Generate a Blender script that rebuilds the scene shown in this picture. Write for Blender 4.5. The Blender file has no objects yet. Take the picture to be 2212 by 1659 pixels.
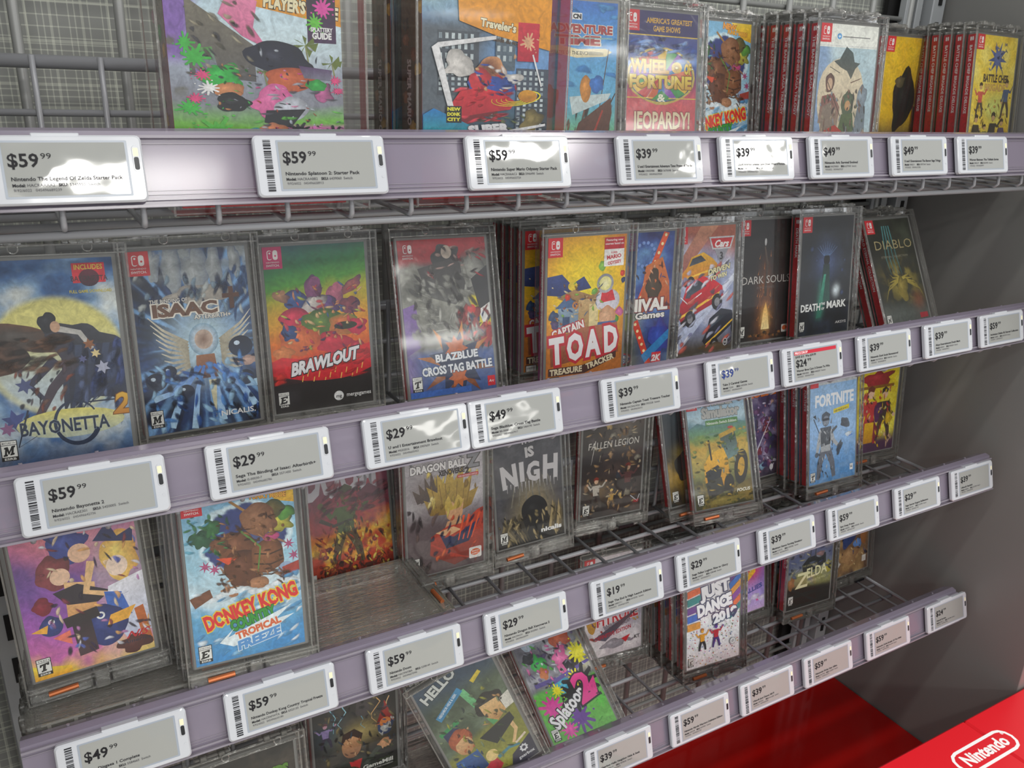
import bpy, math, random
import numpy as np
from mathutils import Matrix, Vector
from mathutils.geometry import tessellate_polygon

# ------------------------------------------------------------------ camera, light, exposure
U = 0.106            # one unit = the width of a price tag, in metres
ZA = 1.45            # height of the top price rail
def W(x, y, z): return Vector((x*U, y*U, ZA+z*U))
SC = bpy.context.scene
ROWZ = dict(A=0.0, B=-2.33976, C=-4.71114, D=-7.10829)
cam_d = bpy.data.cameras.new('camera'); cam = bpy.data.objects.new('camera', cam_d); SC.collection.objects.link(cam)
cam_d.sensor_width = 36; cam_d.lens = 1804.87/2212*36; cam_d.clip_start = .02
_R = np.array([[0.868786673980585, 0.4749962421119322, 0.13995815479355306], [-0.49403113855296615, 0.8121227588269673, 0.3104671620883952], [0.03380753249992445, -0.3388734196934079, 0.9402243648042342]])
_rt, _fw, _up = _R[:, 0], _R[:, 1], _R[:, 2]
M = Matrix(((_rt[0], _up[0], -_fw[0], 0), (_rt[1], _up[1], -_fw[1], 0), (_rt[2], _up[2], -_fw[2], 0), (0, 0, 0, 1)))
M.translation = W(0.96852603, -6.33334096, 0.41561171)
cam.matrix_world = M
SC.camera = cam
cam_d.dof.use_dof = True; cam_d.dof.focus_distance = 0.82; cam_d.dof.aperture_fstop = 24.0

SC.view_settings.view_transform = 'Standard'; SC.view_settings.look = 'None'
SC.view_settings.exposure = 0.24; SC.view_settings.gamma = 1.0; SC.view_settings.use_curve_mapping = False
wd = bpy.data.worlds.new('store'); SC.world = wd; wd.use_nodes = True
wd.node_tree.nodes['Background'].inputs[0].default_value = (.93, .96, 1, 1)
wd.node_tree.nodes['Background'].inputs[1].default_value = 0.66
SC.cycles.transparent_max_bounces = 40
SC.cycles.max_bounces = 7
SC.cycles.caustics_reflective = False; SC.cycles.caustics_refractive = False
def area(name, loc, size, sy, power, rot=(0, 0, 0), col=(1, .98, .93)):
    l = bpy.data.lights.new(name, 'AREA'); l.shape = 'RECTANGLE'; l.size = size; l.size_y = sy; l.energy = power; l.color = col
    o = bpy.data.objects.new(name, l); SC.collection.objects.link(o); o.location = loc; o.rotation_euler = rot; return o
# rows of ceiling tube lights along the aisle
area('ceiling_tube_light', (0.9, -0.75, 3.3), 6.0, .14, 30)
area('ceiling_tube_light', (0.9, -2.2, 3.3), 7.0, .16, 40)
for _x, _y, _w in ((0.62, -4.12, .95), (-1.6, -4.1, 1.2), (3.0, -3.75, .7), (5.15, -3.9, 1.0)):
    area('ceiling_panel_light', (_x, _y, 3.3), _w, .42, 34)
for _x, _y in ((1.8, -7.2), (5.6, -7.0), (8.6, -10.6), (4.2, -10.8), (2.6, -14.2), (8.3, -18.5), (13.0, -14.5), (12.5, -24)):
    area('ceiling_panel_light', (_x, _y, 3.4), 2.2, .7 if _y > -15 else 2.4, 70 if _y > -15 else 130)

# ------------------------------------------------------------------ helpers
def lin(c):
    if isinstance(c, str):
        c = tuple(int(c[i:i+2], 16) for i in (0, 2, 4))
    return tuple(((v/255+.055)/1.055)**2.4 if v > 10 else v/3294.6 for v in c)
def tag(o, label=None, cat=None, group=None, kind=None):
    if label: o['label'] = label
    if cat: o['category'] = cat
    if group: o['group'] = group
    if kind: o['kind'] = kind
    return o
class MB:
    """collects shapes (in units u, local frame) for one mesh"""
    def __init__(s): s.v = []; s.f = []
    def add(s, vs, fs):
        n = len(s.v); s.v += [tuple(v) for v in vs]; s.f += [tuple(i+n for i in f) for f in fs]; return s
    def box(s, x0, x1, y0, y1, z0, z1, b=0):
        if b <= 0:
            vs = [(x, y, z) for z in (z0, z1) for y in (y0, y1) for x in (x0, x1)]
            return s.add(vs, [(0, 2, 3, 1), (4, 5, 7, 6), (0, 1, 5, 4), (2, 6, 7, 3), (0, 4, 6, 2), (1, 3, 7, 5)])
        # chamfered box: 3 vertices a corner
        vs = []; idx = {}
        for i, (X, sx) in enumerate(((x0, 1), (x1, -1))):
            for j, (Y, sy) in enumerate(((y0, 1), (y1, -1))):
                for k, (Z, sz) in enumerate(((z0, 1), (z1, -1))):
                    for a in range(3):
                        p = [X+sx*b, Y+sy*b, Z+sz*b]; p[a] = (X, Y, Z)[a]
                        idx[i, j, k, a] = len(vs); vs.append(tuple(p))
        fs = []
        I = idx
        fs += [(I[0,0,0,0], I[0,0,1,0], I[0,1,1,0], I[0,1,0,0]), (I[1,0,0,0], I[1,1,0,0], I[1,1,1,0], I[1,0,1,0])]
        fs += [(I[0,0,0,1], I[1,0,0,1], I[1,0,1,1], I[0,0,1,1]), (I[0,1,0,1], I[0,1,1,1], I[1,1,1,1], I[1,1,0,1])]
        fs += [(I[0,0,0,2], I[0,1,0,2], I[1,1,0,2], I[1,0,0,2]), (I[0,0,1,2], I[1,0,1,2], I[1,1,1,2], I[0,1,1,2])]
        for i in (0, 1):
            for j in (0, 1):
                fs.append((I[i,j,0,0], I[i,j,0,1], I[i,j,1,1], I[i,j,1,0]))
                fs.append((I[i,0,j,0], I[i,0,j,2], I[i,1,j,2], I[i,1,j,0]))
                fs.append((I[0,i,j,1], I[0,i,j,2], I[1,i,j,2], I[1,i,j,1]))
                for k in (0, 1): fs.append((I[i,j,k,0], I[i,j,k,1], I[i,j,k,2]))
        return s.add(vs, fs)
    def tube(s, pts, r, n=8, cap=True):
        pts = [Vector(p) for p in pts]; rings = []
        for i, p in enumerate(pts):
            d = (pts[min(i+1, len(pts)-1)]-pts[max(i-1, 0)]).normalized()
            a = Vector((0, 0, 1)) if abs(d.z) < .9 else Vector((1, 0, 0))
            if i == 0: u = d.cross(a).normalized()
            else: u = (u-d*u.dot(d)).normalized()
            w = d.cross(u)
            rings.append([p+(u*math.cos(2*math.pi*k/n)+w*math.sin(2*math.pi*k/n))*r for k in range(n)])
        vs = [v for q in rings for v in q]; fs = []
        for i in range(len(pts)-1):
            for k in range(n):
                fs.append((i*n+k, i*n+(k+1) % n, (i+1)*n+(k+1) % n, (i+1)*n+k))
        if cap: fs += [tuple(range(n-1, -1, -1)), tuple(range((len(pts)-1)*n, len(pts)*n))]
        return s.add(vs, fs)
    def prism(s, prof, x0, x1, axis='x'):
        """closed profile (y,z) extruded along x"""
        n = len(prof)
        vs = [(x0, p[0], p[1]) for p in prof]+[(x1, p[0], p[1]) for p in prof]
        if axis == 'y': vs = [(p[0], x0, p[1]) for p in prof]+[(p[0], x1, p[1]) for p in prof]
        fs = [(i, (i+1) % n, (i+1) % n+n, i+n) for i in range(n)]
        tri = tessellate_polygon([[Vector((p[0], p[1], 0)) for p in prof]])
        fs += [tuple(t) for t in tri]+[tuple(i+n for i in reversed(t)) for t in tri]
        return s.add(vs, fs)
    def mesh(s, name, mat, off=(0, 0, 0), smooth=False):
        me = bpy.data.meshes.new(name)
        me.from_pydata([((v[0]-off[0])*U, (v[1]-off[1])*U, (v[2]-off[2])*U) for v in s.v], [], s.f)
        me.materials.append(mat); me.validate(); me.update()
        bmfix(me)
        if smooth: me.polygons.foreach_set('use_smooth', [True]*len(me.polygons))
        return me
def bmfix(me):
    import bmesh
    b = bmesh.new(); b.from_mesh(me); bmesh.ops.recalc_face_normals(b, faces=b.faces); b.to_mesh(me); b.free()
def link(name, data, parent=None, loc=(0, 0, 0)):
    o = bpy.data.objects.new(name, data); SC.collection.objects.link(o)
    if parent: o.parent = parent
    o.location = loc; return o
def copy_tree(o, parent=None, skip=()):
    c = o.copy(); SC.collection.objects.link(c)
    if parent: c.parent = parent
    for ch in list(o.children):
        if ch.name.split('.')[0] not in skip: copy_tree(ch, c, skip)
    return c

# ------------------------------------------------------------------ materials
def nt(name):
    m = bpy.data.materials.new(name); m.use_nodes = True; t = m.node_tree
    return m, t, t.nodes, t.links, t.nodes['Principled BSDF']
def plain(name, col, rough=.5, metal=0, coat=0, noise=0, nscale=40, spec=.5):
    m, t, N, L, b = nt(name)
    b.inputs['Base Color'].default_value = (*lin(col), 1); b.inputs['Roughness'].default_value = rough
    b.inputs['Metallic'].default_value = metal; b.inputs['Coat Weight'].default_value = coat
    b.inputs['Specular IOR Level'].default_value = spec
    if noise:
        tc = N.new('ShaderNodeTexCoord'); n = N.new('ShaderNodeTexNoise'); n.inputs['Scale'].default_value = nscale
        n.inputs['Detail'].default_value = 4
        L.new(tc.outputs['Object'], n.inputs['Vector'])
        mr = N.new('ShaderNodeMapRange'); mr.inputs[3].default_value = max(0, rough-noise); mr.inputs[4].default_value = rough+noise
        L.new(n.outputs[0], mr.inputs[0]); L.new(mr.outputs[0], b.inputs['Roughness'])
        mx = N.new('ShaderNodeMix'); mx.data_type = 'RGBA'
        c = lin(col); mx.inputs[6].default_value = (*[v*(1-noise*.6) for v in c], 1); mx.inputs[7].default_value = (*[min(1, v*(1+noise*.6)) for v in c], 1)
        L.new(n.outputs[0], mx.inputs[0]); L.new(mx.outputs[2], b.inputs['Base Color'])
        bp = N.new('ShaderNodeBump'); bp.inputs['Strength'].default_value = .08; bp.inputs['Distance'].default_value = .001
        L.new(n.outputs[0], bp.inputs['Height']); L.new(bp.outputs[0], b.inputs['Normal'])
    return m
def clear(name, tint, body=None, bodyfac=0, rough=.06, ior=1.45, bump=0, bscale=30, bstretch=(1, 1, 1), boost=1.0):
    """thin clear plastic: straight-through light, a little body colour, Fresnel gloss"""
    m, t, N, L, b = nt(name); N.remove(b); out = N['Material Output']
    tr = N.new('ShaderNodeBsdfTransparent'); tr.inputs[0].default_value = (*tint, 1)
    gl = N.new('ShaderNodeBsdfGlossy'); gl.inputs['Roughness'].default_value = rough; gl.inputs[0].default_value = (1, 1, 1, 1)
    fr = N.new('ShaderNodeFresnel'); fr.inputs[0].default_value = ior
    src = tr
    if body:
        df = N.new('ShaderNodeBsdfDiffuse'); df.inputs[0].default_value = (*lin(body), 1)
        tl = N.new('ShaderNodeBsdfTranslucent'); tl.inputs[0].default_value = (*lin(body), 1)
        m0 = N.new('ShaderNodeMixShader'); m0.inputs[0].default_value = .35; L.new(df.outputs[0], m0.inputs[1]); L.new(tl.outputs[0], m0.inputs[2])
        m1 = N.new('ShaderNodeMixShader'); m1.inputs[0].default_value = bodyfac
        L.new(tr.outputs[0], m1.inputs[1]); L.new(m0.outputs[0], m1.inputs[2]); src = m1
    m2 = N.new('ShaderNodeMixShader'); L.new(src.outputs[0], m2.inputs[1]); L.new(gl.outputs[0], m2.inputs[2])
    mu = N.new('ShaderNodeMath'); mu.operation = 'MULTIPLY'; mu.inputs[1].default_value = boost; mu.use_clamp = True
    L.new(fr.outputs[0], mu.inputs[0]); L.new(mu.outputs[0], m2.inputs[0]); L.new(m2.outputs[0], out.inputs[0])
    if bump:
        tc = N.new('ShaderNodeTexCoord'); mp = N.new('ShaderNodeMapping'); mp.inputs['Scale'].default_value = bstretch
        n = N.new('ShaderNodeTexNoise'); n.inputs['Scale'].default_value = bscale; n.inputs['Detail'].default_value = 3; n.inputs['Distortion'].default_value = 1.2
        bp = N.new('ShaderNodeBump'); bp.inputs['Strength'].default_value = bump; bp.inputs['Distance'].default_value = .002
        L.new(tc.outputs['Object'], mp.inputs[0]); L.new(mp.outputs[0], n.inputs['Vector']); L.new(n.outputs[0], bp.inputs['Height'])
        L.new(bp.outputs[0], gl.inputs['Normal']); L.new(bp.outputs[0], fr.inputs['Normal'])
    return m
def printmat(name, rough=.4, spec=.4):
    m, t, N, L, b = nt(name); a = N.new('ShaderNodeVertexColor'); a.layer_name = 'ink'
    if name.endswith('ink'): L.new(a.outputs[0], b.inputs['Base Color'])
    else:      # painted mottling: printed brushwork, strength in the colour's alpha
        tc = N.new('ShaderNodeTexCoord'); acc = a.outputs[0]
        def mth(op, x, y, cl=False):
            q = N.new('ShaderNodeMath'); q.operation = op; q.use_clamp = cl
            for k_, v_ in enumerate((x, y)):
                if isinstance(v_, (int, float)): q.inputs[k_].default_value = v_
                else: L.new(v_, q.inputs[k_])
            return q.outputs[0]
        low = mth('LESS_THAN', a.outputs[1], 1.5); mot = mth('ADD', mth('MULTIPLY', mth('MINIMUM', a.outputs[1], 1.0), low), mth('MULTIPLY', mth('SUBTRACT', 1.0, low), .6))
        op = mth('SUBTRACT', 3.0, a.outputs[1], True)      # soft brush strokes: ink opacity
        tr = N.new('ShaderNodeBsdfTransparent'); ms = N.new('ShaderNodeMixShader'); L.new(op, ms.inputs[0]); L.new(tr.outputs[0], ms.inputs[1]); L.new(b.outputs[0], ms.inputs[2]); L.new(ms.outputs[0], N['Material Output'].inputs[0])
        for sc, lo, hi, dist, thr in ((95, .76, 1.24, 1.8, None), (330, .90, 1.1, .6, None)):
            n = N.new('ShaderNodeTexNoise'); n.inputs['Scale'].default_value = sc; n.inputs['Detail'].default_value = 5; n.inputs['Roughness'].default_value = .62; n.inputs['Distortion'].default_value = dist
            L.new(tc.outputs['Object'], n.inputs['Vector']); mr = N.new('ShaderNodeMapRange'); mr.inputs[1].default_value = .3; mr.inputs[2].default_value = .7; mr.inputs[3].default_value = lo; mr.inputs[4].default_value = hi
            L.new(n.outputs[0], mr.inputs[0]); mx = N.new('ShaderNodeMix'); mx.data_type = 'RGBA'; mx.blend_type = 'MULTIPLY'
            L.new(mot, mx.inputs[0]); L.new(acc, mx.inputs[6]); L.new(mr.outputs[0], mx.inputs[7]); acc = mx.outputs[2]
        L.new(acc, b.inputs['Base Color']); b.inputs['Roughness'].default_value = rough
    b.inputs['Specular IOR Level'].default_value = spec; return m
MT = {}
MT['print'] = printmat('printed_paper', .38, .45)
MT['gloss_print'] = printmat('glossy_printed_card', .22, .5)
MT['ink'] = printmat('screen_ink', .8, .2)
MT['keeper'] = clear('clear_acrylic', (.985, .985, .98), 'cfcdc6', .035, .05, 1.42, boost=.8)
MT['rim'] = clear('acrylic_rim', (.95, .95, .94), 'dedbd2', .17, .10, 1.5, bump=.35, bscale=90, boost=1.3)
MT['glint'] = clear('acrylic_edge_glint', (.9, .9, .88), 'e4e1d8', .55, .08, 1.6, bump=.5, bscale=120, boost=2)
MT['streaked'] = clear('streaked_acrylic', (.9, .9, .88), 'c4c1b6', .26, .07, 1.55, bump=1.0, bscale=45, bstretch=(6, 6, .5), boost=1.6)
MT['case'] = clear('case_plastic', (.85, .85, .84), 'b9b9b6', .62, .2, 1.45)
MT['film'] = clear('shrink_film', (.99, .99, .99), None, 0, .10, 1.38, bump=.55, bscale=22, bstretch=(1, 1, .55), boost=.7)
MT['rail'] = clear('mauve_rail_plastic', (.80, .77, .81), 'b1a6ba', .56, .13, 1.5, bump=.05, bscale=9)
MT['railrib'] = clear('mauve_rib_plastic', (.74, .70, .77), 'b8b0bc', .66, .14, 1.5)
MT['steel'] = plain('grey_coated_wire', '96979b', .3, .1)
MT['grid'] = plain('grey_gridwall_wire', '8f908e', .34, .1)
MT['black'] = plain('black_slot', '080808', .8)
MT['black_plastic'] = plain('black_plastic', '15161a', .3)
MT['copper'] = plain('copper_coil', 'b5683e', .35, .6)
MT['tagwhite'] = plain('white_tag_plastic', 'babcc1', .12, coat=.3)
MT['screen'] = plain('e_ink_screen', '92938f', .05, spec=.5, coat=.5)
MT['screenframe'] = plain('screen_frame', '939aa4', .2)
MT['led'] = plain('cream_led_window', 'e6e0bd', .3)
MT['panel'] = plain('grey_end_panel', '7b7a77', .34, noise=.05, nscale=7)
MT['post'] = plain('grey_upright', '9b9ea0', .4)
MT['red'] = plain('red_gloss_laminate', 'a00d09', .14, coat=.2)
MT['redmatte'] = plain('red_satin_laminate', 'da1824', .35)
MT['floor'] = plain('store_floor', 'b3aea4', .45, noise=.08, nscale=3)
MT['card'] = plain('white_card', 'd8d6cf', .6)

def wavy(m, sc=9, st=.5):
    t = m.node_tree; N, L = t.nodes, t.links; tc = N.new('ShaderNodeTexCoord'); n = N.new('ShaderNodeTexNoise'); n.inputs['Scale'].default_value = sc; n.inputs['Detail'].default_value = 1.5
    bp = N.new('ShaderNodeBump'); bp.inputs['Strength'].default_value = st; bp.inputs['Distance'].default_value = .004; g = N.new('ShaderNodeNewGeometry')
    L.new(g.outputs['Position'], n.inputs['Vector']); L.new(n.outputs[0], bp.inputs['Height']); L.new(bp.outputs[0], N['Principled BSDF'].inputs['Normal']); L.new(bp.outputs[0], N['Principled BSDF'].inputs['Coat Normal'])
wavy(MT['screen'], 22, .26); wavy(MT['tagwhite'], 20, .14); wavy(MT['ink'], 22, .26)
# ------------------------------------------------------------------ text and flat print
_tc = {}
def glyphs(s, bold=0, shear=0, res=2, spacing=1.0):
    """triangles of a text at size 1, left aligned on the baseline -> (verts Nx2, faces, width)"""
    k = (s, round(bold, 4), round(shear, 3), res, spacing)
    if k in _tc: return _tc[k]
    cu = bpy.data.curves.new('t', 'FONT'); cu.body = s; cu.size = 1; cu.resolution_u = res; cu.offset = bold; cu.shear = shear
    cu.space_character = spacing; cu.dimensions = '2D'; cu.fill_mode = 'BOTH'
    o = bpy.data.objects.new('t', cu); me = bpy.data.meshes.new_from_object(o)
    n = len(me.vertices); co = np.zeros(n*3); me.vertices.foreach_get('co', co); co = co.reshape(-1, 3)[:, :2]
    fs = [tuple(p.vertices) for p in me.polygons]
    bpy.data.objects.remove(o); bpy.data.meshes.remove(me); bpy.data.curves.remove(cu)
    w = co[:, 0].max() if n else 0
    _tc[k] = (co, fs, w); return _tc[k]
def vnoise(X, Y, sc, seed):
    r = np.random.RandomState(seed); g = r.rand(64, 64)
    x = X/sc+seed*.37; y = Y/sc+seed*.73
    xi = np.floor(x).astype(int); yi = np.floor(y).astype(int); fx = x-xi; fy = y-yi
    fx = fx*fx*(3-2*fx); fy = fy*fy*(3-2*fy); a = g[xi % 64, yi % 64]; b = g[(xi+1) % 64, yi % 64]; c = g[xi % 64, (yi+1) % 64]; d = g[(xi+1) % 64, (yi+1) % 64]
    return (a*(1-fx)+b*fx)*(1-fy)+(c*(1-fx)+d*fx)*fy
def fbm(X, Y, sc, seed, o=4):
    t = 0; a = .5; n = 0
    for i in range(o): t = t+a*vnoise(X, Y, sc/2**i, seed+i*11); n += a; a *= .55
    return t/n
def ramp(t, stops):
    """stops: [(pos, hex)...] -> linear rgb array"""
    ps = [p for p, _ in stops]; cs = np.array([lin(c) for _, c in stops])
    return np.stack([np.interp(t, ps, cs[:, i]) for i in range(3)], -1)
def over(A, m, col):
    m = np.clip(m, 0, 1)[..., None]; return A*(1-m)+np.array(lin(col))*m
def sstep(a, b, x):
    t = np.clip((x-a)/(b-a), 0, 1); return t*t*(3-2*t)
class Art:
    """flat print in millimetre-like units: x right, y DOWN from the top left corner"""
    def __init__(s, w=100, h=164.5, seed=1):
        s.w = w; s.h = h; s.V = []; s.F = []; s.C = []; s.n = 0; s.layer = 0; s.r = random.Random(seed); s.seed = seed; s.mot = 1.0
    def _add(s, P, F, C):
        P = np.asarray(P, float); n = len(P)
        if n == 0: return
        z = np.full((n, 1), s.layer*.02); s.V.append(np.hstack([P, z]))
        C = np.asarray(C, float)
        if C.ndim == 1: C = np.repeat(C[None], n, 0)
        if C.shape[1] == 3: C = np.hstack([C, np.full((n, 1), s.mot)])
        s.C.append(C); s.F += [tuple(i+s.n for i in f) for f in F]; s.n += n; s.layer += 1
    def bg(s, fn, nx=56):
        ny = int(nx*s.h/s.w); X, Y = np.meshgrid(np.linspace(0, s.w, nx+1), np.linspace(0, s.h, ny+1))
        A = fn(X, Y); P = np.stack([X.ravel(), Y.ravel()], 1); q = nx+1
        F = [(j*q+i, (j+1)*q+i, (j+1)*q+i+1, j*q+i+1) for j in range(ny) for i in range(nx)]
        s._add(P, F, np.clip(A.reshape(-1, 3), 0, 1))
    def poly(s, pts, col, col2=None):
        P = np.array(pts, float); P[:, 0] = np.clip(P[:, 0], 0, s.w); P[:, 1] = np.clip(P[:, 1], 0, s.h)
        T = tessellate_polygon([[Vector((a, b, 0)) for a, b in P]])
        c = np.array(lin(col))
        if col2:
            t = ((P[:, 1]-P[:, 1].min())/max(1e-6, np.ptp(P[:, 1])))[:, None]; c = c*(1-t)+np.array(lin(col2))*t
        s._add(P, [tuple(t) for t in T], c)
    def rect(s, x, y, w, h, col, col2=None, r=0):
        if r:
            p = []
            for cx, cy, a0 in ((x+w-r, y+h-r, 0), (x+r, y+h-r, 90), (x+r, y+r, 180), (x+w-r, y+r, 270)):
                p += [(cx+r*math.cos(math.radians(a0+k*30)), cy+r*math.sin(math.radians(a0+k*30))) for k in range(4)]
            s.poly(p, col, col2)
        else: s.poly([(x, y), (x+w, y), (x+w, y+h), (x, y+h)], col, col2)
    def ell(s, cx, cy, rx, ry, col, col2=None, rot=0, n=22, soft=False):
        c, d = math.cos(math.radians(rot)), math.sin(math.radians(rot)); p = []
        for k in range(n):
            a = 2*math.pi*k/n; x, y = rx*math.cos(a), ry*math.sin(a); p.append((cx+x*c-y*d, cy+x*d+y*c))
        if soft:   # centre colour to rim colour
            P = np.clip(np.array([(cx, cy)]+p), [0, 0], [s.w, s.h])
            s._add(P, [(0, 1+k, 1+(k+1) % n) for k in range(n)], np.array([lin(col)]+[lin(col2)]*n))
        else: s.poly(p, col, col2)
    def blob(s, cx, cy, rx, ry, col, col2=None, n=12, rough=.25, seed=0, rot=0):
        q = random.Random(s.seed*97+seed); R = [1+q.uniform(-rough, rough) for _ in range(n)]; p = []
        c, d = math.cos(math.radians(rot)), math.sin(math.radians(rot))
        m = n*3; ring = []
        for k in range(m):
            t = k/3; i = int(t); f = t-i; f = f*f*(3-2*f); r = R[i % n]*(1-f)+R[(i+1) % n]*f; a = 2*math.pi*k/m
            x, y = rx*r*math.cos(a), ry*r*math.sin(a); ring.append((x*c-y*d, x*d+y*c, a))
        c1 = np.array(lin(col)); c2 = np.array(lin(col2)) if col2 else c1*.55
        lx, ly = cx-rx*.22, cy-ry*.28; V = [(lx, ly)]; K = [np.minimum(c1*1.35+.02, 1)]; F = []
        for j, g in enumerate((.38, .7, 1.0)):
            for k in range(m):
                x, y, a = ring[k]; V.append((lx*(1-g)+(cx+x)*g, ly*(1-g)+(cy+y)*g)); w = .5-.5*math.cos(a-2.3+3.14159)
                sh = g*g*(1-.75*w)+q.uniform(-.10, .10); sh = min(1, max(0, sh)); K.append(c1*(1-sh)+c2*sh)
                k2 = (k+1) % m
                F += [(0, 1+k, 1+k2)] if j == 0 else [(1+(j-1)*m+k, 1+j*m+k, 1+j*m+k2), (1+(j-1)*m+k, 1+j*m+k2, 1+(j-1)*m+k2)]
        s._add(np.clip(np.array(V), [0, 0], [s.w, s.h]), F, np.array(K))
    def busy(s, x0, y0, x1, y1, pal, n, size=3, ang=0, spread=1.2, seed=0):
        """short tapered brush strokes scattered over a region"""
        q = random.Random(s.seed*13+seed); V = []; F = []; K = []
        for k in range(n):
            x, y = q.uniform(x0, x1), q.uniform(y0, y1); a = math.radians(ang)+q.uniform(-spread, spread)*.8; L = size*q.uniform(.7, 2.1); w = size*q.uniform(.3, .75); bd = q.uniform(-.9, .9)*w
            c, d = math.cos(a), math.sin(a); i = len(V); cc = np.array(lin(q.choice(pal))); V.append((x, y+bd*.3)); K.append([*cc, 2.0+q.uniform(0, .35)]); m = 8
            for g, al in ((.5, 2.25), (1, 3.0)):
                for j in range(m):
                    b = 2*math.pi*j/m; u = g*L*math.cos(b); v = g*w*math.sin(b)+bd*g*math.cos(b)**2; V.append((x+u*c-v*d, y+u*d+v*c)); K.append([*(cc*(1+.3*math.sin(b+a-2.2))), al])
            for j in range(m):
                j2 = (j+1) % m; F += [(i, i+1+j, i+1+j2), (i+1+j, i+1+m+j, i+1+m+j2, i+1+j2)]
        s._add(np.clip(np.array(V), [0, 0], [s.w, s.h]), F, np.clip(np.array(K), 0, 3))
    def glow(s, cx, cy, rx, ry, col, al=.9, n=20, rot=0):
        c, d = math.cos(math.radians(rot)), math.sin(math.radians(rot)); V = [(cx, cy)]; cc = lin(col); K = [[*cc, 3-al]]; F = []
        for g, o in ((.45, al*.6), (1, 0)):
            for k in range(n): a = 2*math.pi*k/n; x, y = g*rx*math.cos(a), g*ry*math.sin(a); V.append((cx+x*c-y*d, cy+x*d+y*c)); K.append([*cc, 3-o])
        for k in range(n): k2 = (k+1) % n; F += [(0, 1+k, 1+k2), (1+k, 1+n+k, 1+n+k2, 1+k2)]
        s._add(np.clip(np.array(V), [0, 0], [s.w, s.h]), F, np.array(K))
    def splat(s, cx, cy, r, col, n=11, seed=0):
        q = random.Random(s.seed*31+seed); p = []
        for k in range(n):
            a = 2*math.pi*k/n; L = r*q.uniform(1.05, 1.75); w = .16
            p += [(cx+r*.8*math.cos(a-w*1.5), cy+r*.8*math.sin(a-w*1.5)), (cx+L*math.cos(a-w*.6), cy+L*math.sin(a-w*.6)), (cx+(L+r*.12)*math.cos(a), cy+(L+r*.12)*math.sin(a)), (cx+L*math.cos(a+w*.6), cy+L*math.sin(a+w*.6)), (cx+r*.8*math.cos(a+w*1.5), cy+r*.8*math.sin(a+w*1.5))]
        s.poly(p, col)
        for k in range(4):
            a = q.uniform(0, 6.28); d = r*q.uniform(1.7, 2.3); s.ell(cx+d*math.cos(a), cy+d*math.sin(a), r*.14, r*.12, col, n=8)
    def star(s, cx, cy, r1, r2, n, col, rot=0, col2=None):
        s.poly([(cx+(r1 if k % 2 == 0 else r2)*math.cos(math.pi*k/n+math.radians(rot)), cy+(r1 if k % 2 == 0 else r2)*math.sin(math.pi*k/n+math.radians(rot))) for k in range(2*n)], col, col2)
    def line(s, pts, w, col, w2=None, col2=None):
        w2 = w if w2 is None else w2; a = []; b = []; m = len(pts)-1
        for i, p in enumerate(pts):
            q0 = pts[max(i-1, 0)]; q1 = pts[min(i+1, m)]; dx, dy = q1[0]-q0[0], q1[1]-q0[1]; L = math.hypot(dx, dy) or 1
            h = (w+(w2-w)*i/m)/2; a.append((p[0]-dy/L*h, p[1]+dx/L*h)); b.append((p[0]+dy/L*h, p[1]-dx/L*h))
        P = np.clip(np.array(a+b), [0, 0], [s.w, s.h]); n = m+1
        c1 = np.array(lin(col)); c2 = np.array(lin(col2 or col)); t = np.linspace(0, 1, n)[:, None]; C = c1*(1-t)+c2*t
        s._add(P, [(i, i+1, n+i+1, n+i) for i in range(m)], np.vstack([C, C]))
    def arc(s, cx, cy, rx, ry, a0, a1, w, col, w2=None, n=16, rot=0, col2=None):
        c, d = math.cos(math.radians(rot)), math.sin(math.radians(rot)); p = []
        for k in range(n+1):
            a = math.radians(a0+(a1-a0)*k/n); x, y = rx*math.cos(a), ry*math.sin(a); p.append((cx+x*c-y*d, cy+x*d+y*c))
        s.line(p, w, col, w2, col2)
    def text(s, t, x, y, size, col, bold=.01, shear=0, al='l', rot=0, sx=1, out=None, col2=None, fit=None, sp=1.0, outw=.05, curve=0):
        """y is the baseline; fit = target width; out = outline colour"""
        co, F, w = glyphs(t, bold, shear, 2, sp)
        if len(co) == 0: return
        if fit: sx = fit/(w*size)
        mo, s.mot = s.mot, .12
        for k in ((1, 0) if out else (0,)):
            if k: co2, F2, _ = glyphs(t, bold+outw, shear, 2, sp)
            else: co2, F2 = co, F
            X = co2[:, 0]*size*sx; Y = -co2[:, 1]*size; ww = w*size*sx
            if curve: Y = Y+curve*((X/ww-.5)**2*4-1)
            X = X-(ww/2 if al == 'c' else ww if al == 'r' else 0)
            c, d = math.cos(math.radians(rot)), math.sin(math.radians(rot)); P = np.stack([x+X*c-Y*d, y+X*d+Y*c], 1)
            P = np.clip(P, [0, 0], [s.w, s.h]); C = np.array(lin(out if k else col))
            if col2 and not k:
                tt = ((Y-Y.min())/max(1e-6, np.ptp(Y)))[:, None]; C = C*(1-tt)+np.array(lin(col2))*tt
            s._add(P, F2, C)
        s.mot = mo
    def remap(s, a, b, start=1):
        for V in s.V[start:]: V[:, 1] = np.interp(V[:, 1], a, b)
    def mesh(s, name, mat, place):
        """place(P Nx3 in mm, layer) -> Nx3 in u"""
        V = place(np.vstack(s.V)); me = bpy.data.meshes.new(name)
        me.from_pydata((V*U).tolist(), [], s.F); me.materials.append(mat)
        C = np.vstack(s.C); ca = me.color_attributes.new('ink', 'FLOAT_COLOR', 'POINT')
        ca.data.foreach_set('color', C.ravel()); me.update(); return me
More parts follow.
